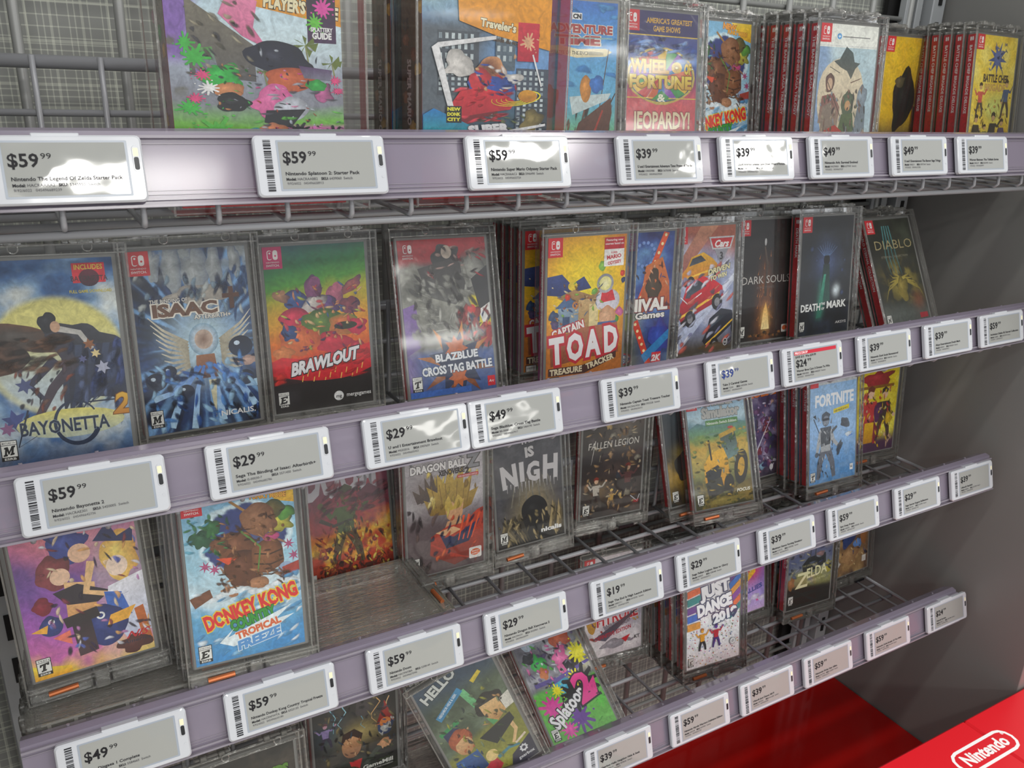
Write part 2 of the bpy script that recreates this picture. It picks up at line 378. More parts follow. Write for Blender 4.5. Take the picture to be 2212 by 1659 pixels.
def switch_logo(a, x=0, y=0, s=1.0, col='d8232f', bgd=True):
    a.mot = .1
    if bgd: a.rect(x, y, 18*s, 21*s, col)
    w = 'f4efee'
    a.rect(x+4.2*s, y+3.2*s, 4.6*s, 9.2*s, w, r=2*s); a.rect(x+5*s, y+4*s, 3.8*s, 7.6*s, col if bgd else 'b02038', r=1.3*s); a.ell(x+6.8*s, y+6*s, .9*s, .9*s, w, n=10)
    a.rect(x+9.6*s, y+3.2*s, 4.6*s, 9.2*s, w, r=2*s); a.ell(x+12*s, y+8.6*s, .95*s, .95*s, col if bgd else 'b02038', n=10)
    a.text('NINTENDO', x+9*s, y+15.4*s, 1.9*s, w, .01, al='c', fit=12.4*s); a.text('SWITCH.', x+9*s, y+18.7*s, 2.9*s, w, .02, al='c', fit=12.6*s); a.mot = 1
def esrb(a, x, y, L, top='EVERYONE', s=1.0):
    a.mot = 0
    a.rect(x, y, 12*s, 17*s, '1a1a1a'); a.rect(x+.6*s, y+.6*s, 10.8*s, 3*s, 'efefea'); a.text(top, x+6*s, y+2.9*s, 2*s, '222222', al='c', fit=9.6*s)
    a.rect(x+.6*s, y+4.1*s, 10.8*s, 9.6*s, 'efefea')
    G = dict(M=[(0, 0), (2.6, 0), (4, 4.2), (5.4, 0), (8, 0), (8, 1.6), (7.2, 1.6), (7.2, 6.4), (8, 6.4), (8, 8), (4.9, 8), (4.9, 6.4), (5.5, 6.4), (5.5, 3.6), (4.2, 7), (3.6, 7), (2.4, 3.6), (2.4, 6.4), (3.1, 6.4), (3.1, 8), (0, 8), (0, 6.4), (.8, 6.4), (.8, 1.6), (0, 1.6)],
        T=[(0, 0), (8, 0), (8, 2.8), (6.4, 2.8), (6.2, 1.8), (5.2, 1.8), (5.2, 6.4), (6.2, 6.4), (6.2, 8), (1.8, 8), (1.8, 6.4), (2.8, 6.4), (2.8, 1.8), (1.8, 1.8), (1.6, 2.8), (0, 2.8)],
        E=[(0, 0), (7.6, 0), (7.6, 2.6), (6.2, 2.6), (6, 1.7), (3.2, 1.7), (3.2, 3.1), (5.6, 3.1), (5.6, 4.8), (3.2, 4.8), (3.2, 6.3), (6, 6.3), (6.2, 5.2), (7.6, 5.2), (7.6, 8), (0, 8), (0, 6.5), (1, 6.5), (1, 1.5), (0, 1.5)])[L]
    a.poly([(x+(2+p*.98+(q-4)*-.16)*s, y+(5+q*.95+(p-4)*-.14)*s) for p, q in G], '141414')
    a.text('ESRB', x+6*s, y+16.3*s, 2.6*s, 'efefea', .02, al='c', fit=8.5*s); a.mot = 1
# ------------------------------------------------------------------ cover prints (mm, y down)
def fig(a, x, y, h, skin, top, leg, hair, pose=0, lean=0):
    """small generic painted person: feet at y, height h"""
    u = h/8; L = lean
    hx, hy = x+L*u*3, y-h+u*.6
    sx, sy = x+L*u*2, y-h+u*1.8; px, py = x, y-h*.47
    arms = [((-1.6, .9), (-2.6, -.5)), ((1.7, .6), (2.9, -.9)), ((-1.2, 1.6), (-1.5, 3)), ((1.3, 1.5), (2.3, 2.4))]
    A = (arms[0], arms[1]) if pose == 0 else (arms[2], arms[1]) if pose == 1 else (arms[2], arms[3])
    for q in ((-1, -1.1, 1.9), (1, 1.3, 2.0)):
        a.line([(px+q[0]*.35*u, py), (px+q[1]*.9*u, py+1.9*u), (px+q[1]*1.15*u, y)], u*1.1, leg, u*.6)
    for el, ha in A:
        a.line([(sx+(.8 if el[0] > 0 else -.8)*u, sy+.2*u), (sx+el[0]*u, sy+el[1]*u), (sx+ha[0]*u, sy+ha[1]*u)], u*.75, top, u*.4)
        a.ell(sx+ha[0]*u, sy+ha[1]*u, u*.34, u*.34, skin, n=8)
    a.poly([(sx-1.1*u, sy), (sx+1.1*u, sy), (px+.8*u, py+.3*u), (px-.8*u, py+.3*u)], top)
    a.ell(hx, hy, u*.62, u*.78, skin, n=12); a.poly([(hx-.75*u, hy), (hx-.7*u, hy-.8*u), (hx, hy-1.15*u), (hx+.75*u, hy-.7*u), (hx+.5*u, hy-.15*u), (hx-.2*u, hy-.35*u)], hair)
def c_bayo(a):
    def f(X, Y):
        n = fbm(X, Y, 34, 3); A = ramp(n+.12*(Y/164), [(.2, '16305c'), (.45, '3a659c'), (.62, '7ea0c2'), (.8, 'cfd6d4')])
        r = np.hypot((X-52)/54, (Y-78)/52); A = over(A, 1-sstep(.86, .98, r), 'd6cf7e')
        A = over(A, (1-sstep(.8, .95, r))*sstep(60, 118, Y+18*n), 'b9c7cc'); A = over(A, sstep(.45, .75, fbm(X, Y, 22, 9))*sstep(88, 130, Y)*.75, 'c9d3d6')
        return over(A, sstep(138, 164, Y)*.85, '1e3d6e')
    a.bg(f, 74)
    a.blob(30, 62, 34, 13, '46403c', '6a4632', seed=1, rot=8, rough=.3); a.blob(12, 78, 22, 14, '5a3f30', '3a2f2c', seed=2); a.blob(72, 66, 26, 14, '2c2e38', '40424c', seed=3, rot=20)
    for k in range(9):
        x = 58+k*5.2; a.poly([(x-3, 70), (x+3, 70), (x+4-k*.3, 108+k*1.5), (x-6-k, 126-k*2.5)], '2a2f42' if k % 2 else '3a4560', '23273a')
    for k in range(5): a.poly([(62+k*7, 104), (68+k*7, 104), (54+k*5, 134-k*4)], '283350')
    a.line([(50, 58), (62, 86), (46, 104), (30, 132)], 12, '3a3a48', 5, '4a3a44'); a.line([(50, 80), (30, 100), (38, 112)], 7, '34344a', 4)
    a.line([(52, 55), (70, 60), (78, 74)], 5, 'b9b7b2', 3.5); a.blob(48, 50, 7, 8, '24262e', seed=5); a.ell(53, 54, 3.6, 4.6, 'c39c80')
    a.busy(2, 60, 60, 88, ['4c3c34', '6a4a38', '2c2624', '7a5844'], 42, 6, 170, .3, 1); a.busy(60, 70, 100, 130, ['20263c', '44548a', '2c3450', '5c6a90'], 42, 6, 105, .3, 2); a.busy(20, 84, 60, 130, ['5a4a54', '2c2c3a', '7a5a50', '8c4c3c'], 28, 3, 120, .5, 3)
    for q in ((76, 70, 5, '8c5a3a'), (80, 78, 4, 'd9c58e'), (70, 82, 3.5, '5b5f8c'), (84, 90, 6, 'a8abc0'), (26, 100, 7, '4c5580'), (16, 128, 10, '3e4a86'), (10, 134, 6, '8a5b86')): a.star(q[0], q[1], q[2], q[2]*.5, 6, q[3], rot=20)
    a.rect(70, 4, 24, 16, 'd8303f'); a.text('INCLUDES', 82, 9.2, 5.6, 'e6cf4c', .02, al='c', fit=21); a.ell(82, 16, 7.5, 7, '6b2b3c', '3c2434')
    a.text('BAYONETTA', 82, 18.5, 6, '3c3236', .01, al='c', fit=27); a.text('FULL GAME DOWNLOAD', 82, 28, 3.4, 'd8c84e', .02, al='c', fit=31)
    a.ell(56, 134, 40, 12, 'd9cf6a', 'b9c3b0'); a.arc(60, 134, 16, 18, 20, 330, 4, '1c2c48', 1.2, 30)
    a.text('BAYONETTA', 18, 141, 15.5, '16243e', .02, fit=66, out='8fa6bd', outw=.015); a.line([(70, 118), (90, 118)], 1.2, '16243e'); a.line([(26, 120), (16, 150), (30, 142)], 1.4, '16243e', .4)
    a.text('2', 88, 130, 24, 'e0b13a', .03, .2, out='7a4a10', outw=.03, col2='c07a18')
    esrb(a, 3, 143, 'M', 'MATURE 17+'); switch_logo(a, 0, 0)
def c_isaac(a):
    def f(X, Y):
        th = np.arctan2(Y-86, X-56); r = np.hypot((X-56), (Y-86)*.9); n = fbm(X, Y, 20, 5)
        s = vnoise(th*30+50, r*.02, 1.6, 8)
        A = ramp(n, [(.2, '0b1730'), (.5, '24427a'), (.75, '5b83b4')]); A = over(A, sstep(.52, .8, s)*sstep(18, 40, r)*.9, '7fb2e6'); A = over(A, sstep(.42, .2, s)*sstep(30, 60, r)*.8, '0a1024')
        A = over(A, np.exp(-(r/27)**2), 'c8e6f2'); return over(A, sstep(34, 8, Y)*sstep(.4, .62, fbm(X, Y, 11, 2))*.8, 'aeb6b8')
    a.bg(f, 84)
    for x, w, hh in ((20, 9, 26), (36, 11, 34), (55, 14, 40), (72, 10, 30), (90, 8, 24)): a.blob(x, hh*.55, w*.7, hh*.6, 'a8aeb0', '6c7c92', seed=int(x), rough=.3)
    a.blob(58, 42, 26, 10, 'b5ada2', '8a8682', seed=77, rough=.35)
    for sgn in (-1, 1):       # pale feathered wings around a glowing core
        for k in range(9):
            x0 = 56+sgn*14; y0 = 84+k*2.6; a.line([(x0, y0), (x0+sgn*(20-k), y0-14+k*2.5), (x0+sgn*(31-k*1.6), y0-26+k*4)], 3.6, 'a79f8a', .6, 'd9d3bf')
    a.ell(56, 82, 13, 15, 'fbfdff', '86a8c0', soft=True); a.ell(56, 82, 8, 9, '8a6a5a', 'c9b2a2', soft=True)
    a.poly([(48, 96), (64, 96), (66, 118), (46, 118)], 'a8714e', '5c3a34')
    for x0, x1, y1, w in ((40, 8, 132, 6), (46, 20, 160, 7), (68, 100, 128, 7), (74, 96, 150, 8), (52, 40, 164, 6), (60, 66, 160, 7)): a.line([(56+(x0-56)*.5, 106), ((x0+x1)/2, 128), (x1, y1)], w*.4, '3f7ad0', w, 'b8dcf6')
    for x, y, r in ((12, 116, 9), (88, 92, 11), (24, 108, 6), (90, 122, 8), (36, 128, 7)): a.ell(x, y, r, r*.9, '141c30', '26344e'); a.ell(x-r*.3, y-r*.3, r*.25, r*.2, 'cfe0f0', n=8)
    a.blob(94, 106, 12, 4, 'c9a79a', seed=9); a.line([(60, 120), (60, 156)], 7, 'd8d2b0', .6)
    a.busy(0, 100, 100, 162, ['5c9ae0', '16264a', '2c5ca8', 'a8d4f4', '0c1428'], 91, 5, 60, 1.2, 1); a.busy(0, 20, 100, 60, ['8aa4b8', '2c4a7a', 'c8d0d0', '1c2c50'], 49, 5, 100, .6, 2)
    a.text('THE BINDING OF', 14, 46, 4.6, 'ece9e2', .02, out='33231f', fit=32); a.text('ISAAC', 15, 58, 15, '6e4a36', .05, fit=56, out='ece6da', outw=.07); a.rect(82, 36, 4, 20, '5a3424'); a.rect(76, 42, 15, 4, '5a3424')
    a.text('AFTERBIRTH+', 50, 63, 5.5, 'ece9e2', .02, out='33231f', fit=32)
    esrb(a, 3, 142, 'M', 'MATURE 17+', .95); a.text('NICALIS.', 96, 156, 7, 'f2f2f2', .02, al='r', fit=32); switch_logo(a)
def c_brawl(a):
    def f(X, Y):
        n = fbm(X, Y, 24, 2); t = (Y+14*(n-.5)+.12*X)/164
        A = ramp(t, [(0, '1c5c62'), (.14, '1f7a3c'), (.24, '4f9a2c'), (.34, 'c0b62e'), (.46, 'e0a428'), (.6, 'e8761f'), (.72, 'e2471f'), (.78, '3a1c1e'), (1, '1b1315')])
        return A
    a.bg(f, 70)
    C = [(28, 52, 12, 9, '3a5a9a', -20), (14, 48, 8, 6, 'b0805c', 30), (46, 44, 9, 13, '8a4a7a', 0), (68, 50, 9, 12, 'c46a86', 10), (84, 42, 13, 5, 'a85a5a', -35), (82, 62, 11, 9, '8a4050', 15), (58, 60, 12, 9, '6a4a8a', 20), (44, 58, 14, 7, 'd8cfc8', -25)]
    for i, (x, y, rx, ry, c, ro) in enumerate(C): a.blob(x, y, rx, ry, c, '3c2c50', seed=i, rot=ro, rough=.22); a.ell(x+2, y-ry*.6, ry*.42, ry*.42, c)
    a.blob(26, 70, 14, 10, 'd02c50', '8a1c40', seed=21); a.blob(54, 78, 24, 13, '5a7a34', '2e4c2c', seed=22, rot=22); a.blob(74, 80, 15, 11, 'd0703c', '4c7a34', seed=23, rough=.15); a.blob(88, 84, 10, 8, 'd22c50', 'a01c3c', seed=24)
    a.ell(76, 82, 12, 4, '26301c'); a.blob(30, 92, 20, 14, 'e0743c', 'b8482c', seed=25); a.blob(20, 84, 9, 8, '2c4c84', seed=26); a.blob(62, 98, 17, 10, 'd42a44', '9c1c34', seed=27); a.blob(12, 104, 10, 7, 'e88a4c', seed=28); a.blob(86, 104, 8, 6, 'c42a44', seed=29)
    a.poly([(0, 112), (10, 108), (40, 114), (70, 108), (100, 102), (100, 128), (84, 134), (60, 137), (30, 134), (0, 126)], 'e8202a', 'cc1828')
    for k in range(13): x = 24+k*5.6; a.line([(x, 122+(k*7) % 12), (x-1.5, 128+(k*7) % 12)], .9, 'f2c860')
    a.busy(10, 40, 94, 104, ['e8a06a', '7a3c64', '3c2c50', 'c8d05c', 'd84c5c', '4c6aa0', 'f0c890'], 84, 3, 20, 1.4, 1); a.busy(0, 110, 100, 134, ['c01c24', 'f03c34'], 21, 6, 170, .2, 2)
    a.text('BRAWLOUT', 54, 122, 17, 'f4f2f4', .05, .42, al='c', fit=74, out='18181c', outw=.06, rot=-9)
    a.rect(0, 136, 100, 28.5, '1c1416', '141012'); a.ell(64, 154, 5, 5, 'efefef'); a.text('mg', 64, 156, 5, '1c1416', .02, al='c'); a.text('mergegames', 98, 156, 6, 'efefef', .01, al='r', fit=26)
    esrb(a, 3, 143, 'E', 'EVERYONE 10+', .95); a.text('10+', 8.6, 155.5, 3.4, '111111', .02, al='c'); switch_logo(a, col='d01e6a')
def c_blaz(a):
    def f(X, Y):
        n = fbm(X, Y, 26, 7); A = ramp(n, [(.25, '4a4a4c'), (.5, '77776f'), (.7, 'a4a49a')]); A = over(A, sstep(36, 24, Y+.12*X+8*n), 'b8202e')
        A = over(A, sstep(74, 80, X)*sstep(58, 64, Y)*sstep(112, 104, Y), 'd8c722'); A = over(A, sstep(112, 124, Y)*.9, '32579c'); A = over(A, sstep(22, 0, X)*sstep(90, 130, Y)*.7, '7a5a9c'); return A
    a.bg(f, 60)
    a.blob(52, 18, 15, 14, '2c2c30', '48484a', seed=1); a.ell(54, 14, 6, 7, 'c8b8a8'); a.poly([(20, 30), (64, 20), (84, 50), (60, 70), (30, 60)], '3a3638', '5a5a58'); a.blob(84, 36, 15, 17, 'a0a098', '4a4a4a', seed=2); a.poly([(80, 44), (100, 30), (100, 78), (88, 80)], '2c2c32')
    a.poly([(86, 78), (100, 70), (100, 86), (92, 96)], 'e8e8e4'); a.blob(74, 88, 14, 20, 'a83a3a', '6a2c30', seed=3); a.ell(78, 76, 5, 5, 'd03a3a'); a.blob(92, 104, 10, 12, 'b4252c', '7a2030', seed=4)
    for k in range(8): a.line([(12+k*3, 52+k*9), (30+k*4, 60+k*7)], 1.4, '8a8a80', .3, 'c8c8be')
    a.poly([(0, 70), (14, 66), (20, 110), (0, 120)], '8a6ab0', '5a3c86')
    a.busy(8, 34, 84, 110, ['a4a49c', '5c5c5a', 'c8c8c0', '3c3838', '8a8a84'], 77, 6, 60, 1.0, 1); a.busy(30, 4, 100, 40, ['3c3036', 'b82c3c', '6a6664', 'c8a8a0'], 28, 4, 30, 1.2, 2); a.busy(60, 76, 100, 116, ['8a2c34', '2c3c6a', 'd84c44', '3a3034'], 35, 4, 100, 1, 3)
    a.star(56, 132, 46, 16, 8, 'd88a3c', rot=12, col2='7a3a20'); a.star(56, 132, 34, 20, 9, '1c2c50'); a.star(56, 116, 14, 8, 7, 'c8642c', rot=5); a.star(56, 147, 12, 7, 7, 'c8642c', rot=20)
    a.text('BLAZBLUE', 56, 128, 11, 'eef0f4', .04, al='c', fit=50, out='28405c', outw=.05, rot=-2); a.text('CROSS TAG BATTLE', 56, 141, 12, 'eef0f4', .04, al='c', fit=82, out='28405c', outw=.05, rot=-2)
    a.rect(0, 158, 70, 6.5, '3a6ac0'); a.rect(90, 150, 9, 11, 'd82030'); a.text('Arc', 94.5, 157, 4, 'f4f0f0', .01, .3, al='c'); esrb(a, 3, 142, 'T', 'TEEN', .95); switch_logo(a, 2, 2, bgd=False, s=.95)
def c_toad(a):
    def f(X, Y):
        n = fbm(X, Y, 30, 4); r = np.hypot((X-50)/70, (Y-60)/80); A = ramp(r+.25*(n-.5), [(.1, 'f6e030'), (.6, 'f2c41e'), (.95, 'd8882a'), (1.2, 'c0702a')])
        d = ((np.floor(X/2.2)+np.floor(Y/2.2)) % 2); return over(A, d*.10, 'c07018')
    a.bg(f, 56)
    a.poly([(0, 42), (18, 40), (30, 52), (46, 44), (56, 58), (40, 60), (28, 66), (0, 62)], '3a4c8a', '28346a'); a.ell(32, 54, 6, 5, 'e8cc3a')
    a.poly([(12, 66), (34, 58), (56, 66), (70, 58), (76, 70), (40, 78)], 'b08a5c', '8a6840'); a.rect(14, 76, 26, 30, '8ea6bc', '6a8098'); a.poly([(10, 78), (26, 64), (44, 78)], '4c6a94'); a.rect(20, 88, 9, 18, '35507a'); a.rect(40, 70, 22, 36, 'd0ae7c', 'b08850'); a.rect(54, 76, 12, 26, 'e8d49a')
    for q in ((26, 66, 4, 'd8402c'), (8, 86, 6, '35507a'), (36, 76, 4, 'd8904c'), (94, 88, 5, 'd86aa0'), (90, 96, 4, '5aa040'), (60, 62, 4, '7ab04c'), (96, 44, 3, 'd8402c'), (98, 52, 3, '2c3c6a'), (70, 34, 5, '8ac04c'), (10, 96, 5, '5c4c7a')): a.blob(q[0], q[1], q[2], q[2], q[3], seed=int(q[0]))
    # a head lamp and a striped adventurer's tent, in place of the figure
    a.blob(78, 74, 16, 14, 'e2dfe8', 'b9b4c4', seed=90, rough=.05); a.poly([(70, 62), (84, 62), (88, 74), (68, 76)], 'd2303c'); a.ell(74, 54, 11, 11, '8a8a92', 'b8b8c0'); a.ell(74, 54, 8, 8, 'fbf6c8', 'e8e08a', soft=True); a.blob(78, 92, 11, 12, 'e0b08a', 'c88a64', seed=91, rough=.08); a.poly([(66, 98), (90, 98), (92, 106), (64, 106)], '4c6aa0')
    a.busy(6, 50, 70, 106, ['d8b884', '7a5a34', '5c7a9a', 'e8d8b0', '8ac04c', 'b0683c', '3c5484'], 54, 2.4, 20, 1.5, 1)
    a.text('CAPTAIN', 28, 107, 13, 'f8f2ee', .04, al='c', fit=42, out='c4283a', outw=.09, rot=-14)
    a.poly([(4, 112), (46, 102), (92, 100), (95, 136), (50, 138), (6, 144)], 'b26a4a', '8a4a34')
    for i, (t, x) in enumerate((('T', 15), ('O', 38), ('A', 62), ('D', 85))): a.text(t, x, 140-i*2.4, 41, 'f6f2f4', .05, al='c', sx=.62 if t != 'T' else .7, out='c8283a', outw=.085, rot=-4)
    a.poly([(3, 146), (48, 146), (92, 134), (92, 142), (50, 156), (3, 155)], '4c2c28'); a.text('TREASURE', 5, 154, 9.5, 'f0e2c0', .04, fit=42, rot=-1); a.text('TRACKER', 53, 152, 9.5, 'f0e2c0', .04, fit=38, rot=-14)
    a.rect(71, 3, 26, 14, 'c02030'); a.rect(71, 16, 26, 19, 'f2efec'); a.text('Featuring new', 84, 7, 3.6, 'f6f0f0', .015, al='c', fit=22); a.text('courses based on', 84, 11, 3.6, 'f6f0f0', .015, al='c', fit=24)
    a.text('SUPER', 84, 21, 3, 'c8283a', .03, al='c'); a.text('MARIO', 84, 26.5, 6, 'c8283a', .04, al='c', fit=19, rot=-5); a.text('ODYSSEY', 85, 32.5, 5, 'c8283a', .04, al='c', fit=18, rot=-6)
    for k in range(8): a.blob(8+k*12, 160+(k % 3), 4, 3, ('8a5ab0', '5aa04c', 'd84c4c', '5a3c2c')[k % 4], seed=k)
    a.rect(2, 156, 15, 8, '222222'); a.rect(3, 157, 13, 7, 'ececea'); a.text('EVERYONE', 9.5, 161, 2.6, '222222', al='c', fit=11); switch_logo(a)
def c_carn(a):
    def f(X, Y):
        A = ramp(fbm(X, Y, 22, 12), [(.2, '2c2c6a'), (.5, '3c5aa4'), (.8, '6a9ac8')]); A = over(A, sstep(86, 100, Y)*sstep(70, 30, X), '9aa02c'); return over(A, sstep(112, 130, Y)*.6, '1c2450')
    a.bg(f, 48)
    for k in range(14): a.ell(58+14*math.cos(k*.45), 26+14*math.sin(k*.45), 2.2, 2.2, '7a9ad8', n=8)
    a.line([(88, 0), (52, 84)], 9, 'e0562c', 7); [a.ell(87-k*4.6, 4+k*10.5, 2, 2, 'fbe8b0', n=8) for k in range(8)]
    a.poly([(60, 40), (84, 30), (96, 60), (100, 96), (70, 90), (52, 100)], 'd87a3c', 'a8482c'); a.blob(22, 60, 15, 22, '2c2830', '5a3c34', seed=4); a.blob(24, 44, 13, 10, 'c88a64', seed=5, rough=.1); a.poly([(8, 34), (38, 34), (32, 22), (14, 22)], '1c1a20'); a.blob(72, 66, 11, 20, '4c3c2c', seed=6)
    a.busy(4, 36, 96, 96, ['3c2c30', 'd87a4c', '2c4a8a', 'e8b08a', '7a3c34'], 56, 3, 60, 1.2, 1)
    a.text('CARNIVAL', 96, 94, 20, 'f4efe8', .05, al='r', fit=104, out='7a1c20', outw=.06); a.text('Games', 70, 104, 11, 'f4efe8', .04, al='c', fit=44, out='26221e', outw=.06)
    a.line([(48, 106), (72, 164)], 9, 'd8422c', 9); [a.ell(49+k*3.7, 110+k*8.6, 2, 2, 'fbe8b0', n=8) for k in range(6)]
    a.blob(26, 124, 17, 12, '20201c', '3c3420', seed=8); a.blob(86, 130, 15, 22, '2c4ab0', '3c2c7a', seed=9); a.poly([(60, 150), (100, 120), (100, 132), (66, 160)], '2c86c8')
    a.ell(22, 152, 24, 9, 'c8202c'); a.ell(22, 152, 21, 7, '2a5a98'); a.text('30', 8, 156, 10, 'f4f0f0', .04, al='c'); a.text('GAMES', 32, 151, 5, 'f4f0f0', .03, al='c', fit=20); a.text('INSIDE!', 32, 156.5, 5, 'f4f0f0', .03, al='c', fit=20); a.rect(76, 148, 14, 14, 'd82030'); a.text('2K', 83, 159, 11, 'f4f0f0', .04, .2, al='c'); switch_logo(a)
def car(a, x, y, s, col, dk, ang=0):
    c, d = math.cos(math.radians(ang)), math.sin(math.radians(ang)); T = lambda P: [(x+(p*c-q*d)*s, y+(p*d+q*c)*s) for p, q in P]
    a.poly(T([(-20, 8), (-22, -2), (-12, -8), (-4, -17), (14, -18), (26, -8), (32, 0), (30, 10)]), col, dk); a.poly(T([(-9, -8), (-3, -15), (10, -15.5), (16, -8)]), '20242c', '4c5a6a'); a.poly(T([(-20, 3), (28, 3), (28, 5), (-20, 5)]), 'f2c23c'); a.poly(T([(-21, 8), (-8, 6), (-9, 12), (-19, 13)]), '241a1c')
    for q in (-10, 22): a.ell(*T([(q, 10)])[0], 6*s, 7*s, '16161a'); a.ell(*T([(q, 10)])[0], 3*s, 3.6*s, '8a8a90')
def c_cars(a):
    a.bg(lambda X, Y: over(over(ramp(fbm(X, Y, 30, 3), [(.2, '5a5a8a'), (.5, '9aa4c4'), (.8, 'd0cfe0')]), sstep(34, 0, Y-.2*X), 'b0624c'), sstep(120, 160, Y), '4a4238'), 50)
    a.poly([(0, 140), (100, 62), (100, 72), (0, 164)], 'dfe4f2', 'a8b4d8'); a.poly([(40, 0), (70, 0), (10, 60), (0, 50)], 'c88a6a', '9a5a5c')
    car(a, 34, 56, 1.15, 'e8b42c', 'd0721c', -12); car(a, 34, 96, 1.55, 'd81f30', '9a1424', -22); car(a, 74, 136, 1.3, '282c3c', '121420', -28)
    a.line([(2, 82), (20, 96), (44, 84)], 1.4, 'f2f2f2'); a.blob(72, 156, 26, 6, '5c4a34', seed=3, rough=.4)
    a.poly([(54, 14), (98, 14), (92, 30), (60, 30)], 'c8c8cc'); a.poly([(57, 16), (95, 16), (90, 28), (62, 28)], 'c01c28'); a.text('Cars', 76, 27, 12, 'f0eeee', .04, .3, al='c', fit=26); a.poly([(64, 30), (88, 30), (76, 50)], '9a9aa4'); a.text('3', 76, 43, 13, '38383e', .04, al='c')
    a.busy(0, 40, 100, 160, ['e8e8f4', '8a8ab0', 'c0c4dc', 'd86a5c', '5c5a6a'], 56, 6, -35, .25, 1)
    a.text('DRIVEN', 54, 62, 9, 'e8e0b0', .04, .2, fit=40, out='4a4a4c', rot=-10); a.text('TO WIN', 58, 70, 8, 'e8e0b0', .04, .2, fit=30, out='4a4a4c', rot=-10)
    a.ell(88, 152, 4, 5, 'd8d8dc'); a.ell(88, 152, 3, 4, '2c2c30'); a.text('W', 88, 154, 4.5, 'd8d8dc', .02, al='c'); a.rect(1, 146, 5, 16, 'ececea'); a.text('E', 3.5, 158, 6, '111111', .03, al='c'); switch_logo(a)
def c_dark(a):
    def f(X, Y):
        A = ramp(fbm(X, Y, 30, 6), [(.2, '121114'), (.55, '1f1b1e'), (.85, '2f2724')]); g = np.exp(-((X-50)/(10+Y*.03))**2)*sstep(30, 120, Y)*fbm(X*2.4, Y, 9, 3); A = over(A, g*.95, 'a8602c')
        return over(A, np.exp(-((X-52)/7)**2-((Y-136)/14)**2), 'f2c878')
    a.bg(f, 60)
    for k in range(26): x = 50+a.r.uniform(-16, 16); y = a.r.uniform(50, 150); a.line([(x, y), (x+a.r.uniform(-3, 3), y-a.r.uniform(4, 11))], 1.0, 'c8803c', .2, '7a3c1c')
    a.poly([(44, 150), (48, 122), (52, 112), (55, 124), (60, 150)], 'f0b050', 'f8e0a0'); a.line([(46, 36), (52, 60), (50, 104)], 2.6, '5a4a40', 5, '3c2c24'); a.ell(47, 30, 2, 5, 'b8b8b8')
    for k in range(18): a.blob(22+k*3.6, 158+a.r.uniform(-4, 3), 3, 2, ('5a3c20', '8a5a2c', '2c2018')[k % 3], seed=k)
    a.text('DARK SOULS', 50, 86, 15, 'c8c4be', -.005, al='c', fit=92); a.text('REMASTERED', 50, 93, 4, '6a6664', 0, al='c', fit=34, sp=1.5)
    esrb(a, 2, 143, 'M', 'MATURE 17+', .95); a.rect(84, 146, 12, 11, 'e8e4de', r=1.5); a.ell(90, 151, 4.6, 3.4, 'e0662c'); switch_logo(a)
def c_mark(a):
    a.bg(lambda X, Y: over(over(over(ramp(fbm(X, Y, 26, 8), [(.2, '0e1116'), (.55, '1b2028'), (.85, '2c3648')]), np.exp(-((X-50)/20)**2-((Y-62)/24)**2)*.8, '4a5c8a'), np.exp(-((X-46-(Y-80)*-.1)/7)**2)*sstep(78, 96, Y)*sstep(150, 132, Y), '3c7a6a'), np.exp(-((X-72)/6)**2-((Y-104)/7)**2), 'e8f4fb'), 60)
    a.ell(50, 60, 6, 8, '0c1012'); a.poly([(44, 66), (56, 66), (60, 118), (40, 120)], '1c2c2c', '2c5a50'); a.poly([(46, 80), (50, 80), (44, 140), (34, 142)], '3f9a80', '2c6a5a')
    for k in range(9): a.line([(50+(k-4)*1.4, 54), (50+(k-4)*5, 34-abs(k-4)*-2)], .9, '6a8ab8', .2)
    for q in ((82, 76, 3), (86, 62, 2), (20, 44, 4), (30, 60, 3), (84, 108, 4)): a.ell(q[0], q[1], q[2], q[2], '3c4c78', '1c2434', soft=True)
    a.text('DEATH', 3, 130, 14, 'f2f4f2', .03, fit=39); a.text('THE', 47, 123, 4.6, 'f2f4f2', .03, al='c', fit=8); a.text('MARK', 54, 128.5, 14, 'f2f4f2', .03, fit=40); a.text('OF', 47, 130, 4.6, 'f2f4f2', .03, al='c')
    esrb(a, 2, 144, 'M', 'MATURE', .85); a.text('AKSYS', 96, 152, 5, 'c8c8c8', .02, al='r', fit=22); switch_logo(a)
def c_diab(a):
    a.bg(lambda X, Y: over(over(over(ramp(fbm(X, Y, 26, 5), [(.2, '10120e'), (.55, '26281f'), (.85, '3c4234')]), np.exp(-((X-54)/32)**2-((Y-96)/26)**2)*sstep(.35, .65, fbm(X, Y, 12, 3)), '9a8a3c'), sstep(118, 150, Y)*.8, '5c625e'), np.exp(-((X-82)/12)**2-((Y-128)/14)**2)*.6, '8a4c30'), 60)
    for q in ((-14, 1), (-6, 1), (2, 1), (10, 1)): a.line([(44+q[0]*.6, 10), (44+q[0], 60), (48+q[0], 86)], 2.4, '4c8a8c', .8, '2c5a60')
    for k in range(10): sg = 1 if k % 2 else -1; a.line([(54, 92), (54+sg*(14+k*2.5), 84+k*3), (54+sg*(18+k*3.4), 70+k*7)], 3.5, 'a8963f', .5, '5c5428')
    a.blob(52, 106, 12, 17, '8a7a34', '3c3a1c', seed=4, rough=.35)
    a.text('DIABLO', 52, 46, 20, 'b8a878', -.01, al='c', fit=86); a.text('ETERNAL COLLECTION', 50, 59, 4, '8a8674', 0, al='c', fit=60); esrb(a, 2, 145, 'M', 'MATURE', .9); a.rect(78, 148, 18, 8, 'a82c38', r=1); switch_logo(a)
